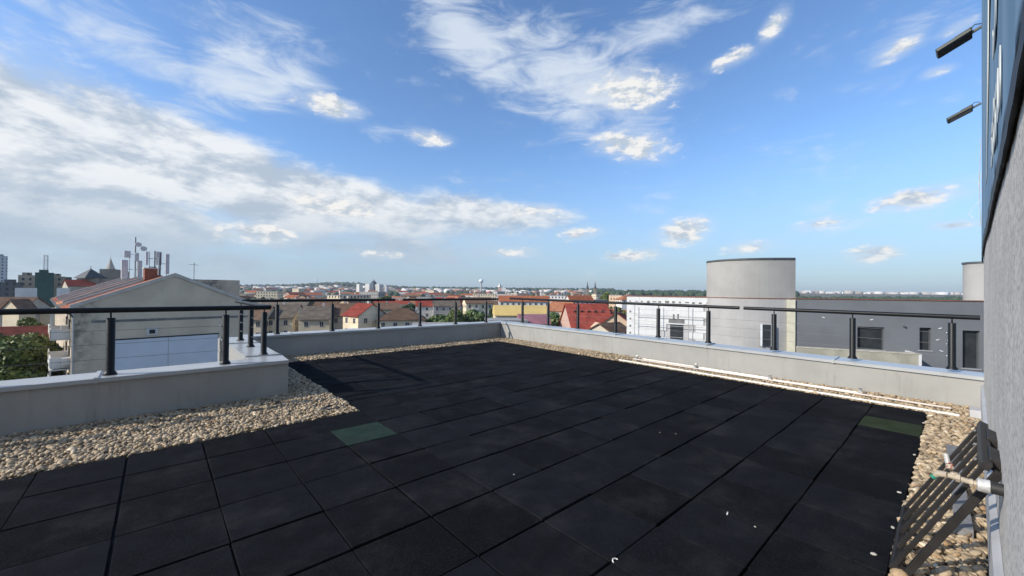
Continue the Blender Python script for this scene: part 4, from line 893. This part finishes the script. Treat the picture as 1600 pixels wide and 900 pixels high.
o = mb.build('lattice_mast', M['ant']); o.location = (p.x, p.y, g); tag(o, 'pale lattice mast above the netted block', 'mast')
p = P(142, 420, 190); g = gz(p.x, p.y); h = p.z-g
simple('church_tower', 'squat church tower with dark pyramid roof on the left skyline', 'church tower', [('tower', MB().box(-3.6, 3.6, -3.6, 3.6, 0, h-4.6), M['stone']), ('pyramid_roof', lathe([(6.2, h-4.6), (.15, h), (.08, h+1.6)], 4), M['copper'])], (p.x, p.y, g), FACE+.5)
p = P(173, 403, 260); g = gz(p.x, p.y); h = p.z-g
simple('church_tower', 'tall scaffolded church tower with pointed spire on the left skyline', 'church tower', [('tower', MB().box(-4.0, 4.0, -4.0, 4.0, 0, h-7.5), M['stone']), ('spire', lathe([(2.4, h-7.4), (.9, h-3), (.1, h), (.06, h+2)], 8), WM['beige']), ('corner_turret', lathe([(1.0, h-13), (1.0, h-8.6), (.1, h-7)], 8), M['copper'])], (p.x, p.y, g), FACE+.5)
p = P(196, 418, 240); g = gz(p.x, p.y); h = p.z-g
simple('turret', 'small dark turret half hidden by the antennas', 'turret', [('body', lathe([(1.6, 0), (1.6, h-3.5)], 10), M['stone']), ('cap', lathe([(1.9, h-3.5), (.1, h)], 10), M['copper'])], (p.x, p.y, g))
house('red church roof under the pyramid tower', 124, 185, 446, 9, 8, 2.6, 60, 'red', 'beige', floors=0, chim=0, cat='church')

# ------------------------------------------------------------------ building site on the right
bs = thing('building_site', 'unfinished building with curved grey tower, white insulated wall and dark grey wing', 'building', (P(1243, 470, 24).x, P(1243, 470, 24).y, ZG)); O = bs.location
def L3(v): return Vector(v) - O
A_, B_ = P(1104, 455, 27.6), P(1243, 459, 24.2); A_.z = B_.z = 0
def arc(n, bulge, off=0.0):
    ch = B_-A_; nn = Vector((ch.y, -ch.x, 0)).normalized(); nn = nn if nn.dot(-(A_)) > 0 else -nn; pts = []
    for i in range(n+1):
        t_ = i/n; pts.append(A_ + ch*t_ + nn*(bulge*4*t_*(1-t_)*(1+.35*(.5-t_)) + off))
    return pts, nn
ap, an = arc(20, 1.25)
poly = ap + [B_*1.2, A_*1.2]
M['conc'] = mat('grey_plaster_tower', (.33, .325, .31), .95, .08, .5, .1, 6); M['rust'] = mat('rust_edge', (.20, .075, .045), .8, .2, 2)
def ring(poly, z0, z1):
    n = len(poly); vs = [(p.x-O.x, p.y-O.y, z-O.z) for z in (z0, z1) for p in poly]
    return MB().add(vs, [tuple(range(n)), tuple(range(n, 2*n))] + [(i, (i+1) % n, n+(i+1) % n, n+i) for i in range(n)])
ring(poly, ZG, 1.14).build('lower_curved_wall', mat('pale_plaster', (.37, .365, .36), .95, .12, .4), bs); ring(poly, 1.18, 3.55).build('curved_tower', M['conc'], bs)
ap2, _ = arc(20, 1.25, .04); ring(ap2 + [B_*1.2, A_*1.2], 1.141, 1.179).build('rust_trim', M['rust'], bs)
ap3, _ = arc(20, 1.25, .06); ring(ap3 + [B_*1.2, A_*1.2], 3.551, 3.66).build('roof_edge', M['antd'], bs)
# white insulated wall
w0 = P(980, 455, 31); w0.z = 0; w1 = A_ + (A_-w0).normalized()*.3
wdx = (w1-w0).normalized(); wnx = Vector((wdx.y, -wdx.x, 0)); wnx = wnx if wnx.dot(-w0) > 0 else -wnx; WL = (w1-w0).length
fr = Matrix((wdx, -wnx, Vector((0,0,1)))).transposed().to_4x4(); fr.translation = w0 - O      # local: x along, -y to viewer, z = world height
M['eps'] = mat('white_insulation', (.60, .61, .61), .9, .05, 1.5); M['net'] = mat('scaffold_wire', (.30, .31, .32), .7, .1); M['dab'] = mat('adhesive_dab', (.16, .16, .16), .9, .2)
kx = 5.0; kz0 = -8.0
for i in range(int(WL/1.0)+1):
    for j in range(19):
        x0, x1 = i*1.0 - (.5 if j % 2 else 0), i*1.0 + 1.0 - (.5 if j % 2 else 0); x0, x1 = max(0, x0), min(WL, x1); z0 = kz0 + j*.5-.35
        if x1-x0 < .05 or z0+.5 > 1.2: continue
        if x1 > 3.2 and x0 < 4.2 and -2.4 < z0 < -.9: continue
        MB().box(x0+.004, x1-.004, -.06-random.uniform(0, .006), 0, z0+.004, z0+.496, fr).build('insulation_board', M['eps'], bs)
MB().box(0, WL, .002, 5, ZG, 1.13, fr).build('masonry', M['panel'], bs); MB().box(-.05, WL, -.10, 5, 1.131, 1.18, fr).build('rust_trim', M['rust'], bs)
db = MB()
for i in range(15): db.box(i*.46+.15+random.uniform(-.05,.05), i*.46+.32+random.uniform(-.03,.12), -.075, -.07, .70+random.uniform(-.04,.04), .80+random.uniform(-.02,.05), fr)
for j in range(9): db.box(.22, .36, -.075, -.07, -.1-.55*j, .04-.55*j, fr)
for i in range(2): db.box(3.45+i*.3, 3.57+i*.3, -.075, -.07, -.1-random.random()*.8, .05-random.random()*.2, fr)
tag(db.build('adhesive_dabs', M['dab'], bs), kind='stuff')
MB().box(3.25, 4.15, -.03, .001, -2.25, -.75, fr).build('window', M['pane'], bs); MB().box(3.15, 4.25, -.075, -.061, -.75, -.45, fr).build('shutter_box', M['dab'], bs); MB().box(5.75, 6.7, -.085, -.07, -2.6, -1.15, fr).build('pink_sheet', mat('pink_sheet', (.50, .26, .27), .9, .1), bs)
for zz_ in (-.28, -.95, -1.75, -2.4): MB().bar(fr @ Vector((.7, -.35, zz_)), fr @ Vector((WL, -.35, zz_)), .03, .03).build('scaffold_rail', M['net'], bs)
for xx in (.75, 2.6, 4.6, 6.5): MB().bar(fr @ Vector((xx, -.4, -9)), fr @ Vector((xx, -.4, .55)), .035, .035, (0,1,0)).build('scaffold_pole', M['net'], bs)
# dark grey wing
d0 = P(1243, 455, 24.0); d0.z = 0; ddx = (RD*math.sin(R_(115)) + GD*math.cos(R_(115))).normalized(); dn = Vector((ddx.y, -ddx.x, 0)); dn = dn if dn.dot(-d0) > 0 else -dn
fd = Matrix((ddx, -dn, Vector((0,0,1)))).transposed().to_4x4(); fd.translation = d0 - O
M['darkrender'] = mat('dark_grey_render', (.135, .145, .160), .9, .08, .6)
op = [(2.94, 4.13, -1.66, -.38), (5.6, 6.08, -1.53, -.31), (7.29, 7.95, -2.35, -.38)]       # openings x0,x1,z0,z1
xs = sorted({0, 14} | {v for o in op for v in o[:2]}); 
for i in range(len(xs)-1):
    x0, x1 = xs[i], xs[i+1]; hit = [o for o in op if o[0] <= x0 and x1 <= o[1]]
    if not hit: MB().box(x0, x1, 0, .3, ZG, 1.16, fd).build('dark_wall', M['darkrender'], bs)
    else:
        o = hit[0]; MB().box(x0, x1, 0, .3, ZG, o[2], fd).build('dark_wall', M['darkrender'], bs); MB().box(x0, x1, 0, .3, o[3], 1.16, fd).build('dark_wall', M['darkrender'], bs)
        MB().box(x0-.06, x1+.06, -.035, -.002, o[2]-.06, o[2]-.001, fd).build('sill', M['net'], bs); MB().box(x0, x1, .20, .22, o[2], o[3], fd).build('window_pane', M['pane'], bs)
        for a_, b_ in ((x0, x0+.05), (x1-.05, x1)): MB().box(a_, b_, .14, .199, o[2], o[3], fd).build('window_frame', M['antd'], bs)
        MB().box(x0+.051, x1-.051, .14, .199, o[3]-.05, o[3], fd).build('window_frame', M['antd'], bs)
MB().box(-.02, 14, -.05, .8, 1.161, 1.20, fd).build('rust_trim', M['rust'], bs); MB().box(0, 14, .31, 6, ZG, 1.10, fd).build('masonry', M['panel'], bs)
MB().box(-.42, -.02, -.10, .1, -2.6, 1.10, fd).build('insulation_edge', mat('cream_insulation', (.55, .53, .42), .9, .08, 3), bs)
MB().box(-.2, 5.0, -1.5, -1.3, -4, -1.62, fd).build('terrace_upstand', mat('raw_concrete', (.33, .32, .26), .95, .15, 1.5, .2, 8), bs); MB().box(5.0, 5.12, -1.5, -.002, -4, -1.6, fd).build('insulation_end', M['eps'], bs); MB().box(-.2, 5.05, -1.52, -1.28, -1.619, -1.56, fd).build('mortar_cap', mat('mortar', (.42, .40, .34), .95, .15, 4), bs)
for (xx, zz_) in ((4.95, -.28),): MB().tube([fd @ Vector((xx, -.12, zz_)), fd @ Vector((xx, 0, zz_))], .045, 10).build('wall_lamp', M['antd'], bs)
for k, (xx, zz_) in enumerate(((6.35, -.34), (6.75, -.34), (6.25, -.95), (6.7, -.95), (6.4, -1.5), (6.72, -1.5), (1.3, .1), (3.5, .02))): MB().bar(fd @ Vector((xx, -.02, zz_)), fd @ Vector((xx+.13, -.03, zz_+random.uniform(-.05, .05))), .02, .045).build('wire_tail', M['eps'], bs)
MB().box(-1.75, -1.3, -.42, -.36, -1.7, -.45, fd).build('small_window', M['pane'], bs); MB().box(-1.85, -1.75, -.44, -.36, -1.75, -.4, fd).build('small_window_frame', M['lightblue'], bs); MB().box(-1.3, -1.2, -.44, -.36, -1.75, -.4, fd).build('small_window_frame', M['lightblue'], bs)
q = P(1546, 455, 23.5); t = thing('stair_tower', 'second curved grey tower half hidden behind the tall wall', 'tower', (q.x, q.y, ZG))
lathe([(1.05, 0), (1.05, 3.35-ZG)], 24).build('wall', M['conc'], t, True); lathe([(1.1, 3.352-ZG), (1.1, 3.46-ZG)], 24).build('roof_edge', M['antd'], t, True)

# ------------------------------------------------------------------ haze
M['haze'] = bpy.data.materials.new('haze'); M['haze'].use_nodes = True; ht = M['haze'].node_tree
for nd in list(ht.nodes): ht.nodes.remove(nd)
hv = ht.nodes.new('ShaderNodeVolumePrincipled'); hv.inputs['Color'].default_value = (.80, .88, .96, 1); hv.inputs['Density'].default_value = .0001; hv.inputs['Anisotropy'].default_value = .2
ho = ht.nodes.new('ShaderNodeOutputMaterial'); ht.links.new(hv.outputs[0], ho.inputs['Volume'])
hzb = MB().box(-6300, 6300, -6300, 6300, ZG-3, 75).build('haze', M['haze']); tag(hzb, 'thin pale blue haze over the town', 'haze', kind='stuff')
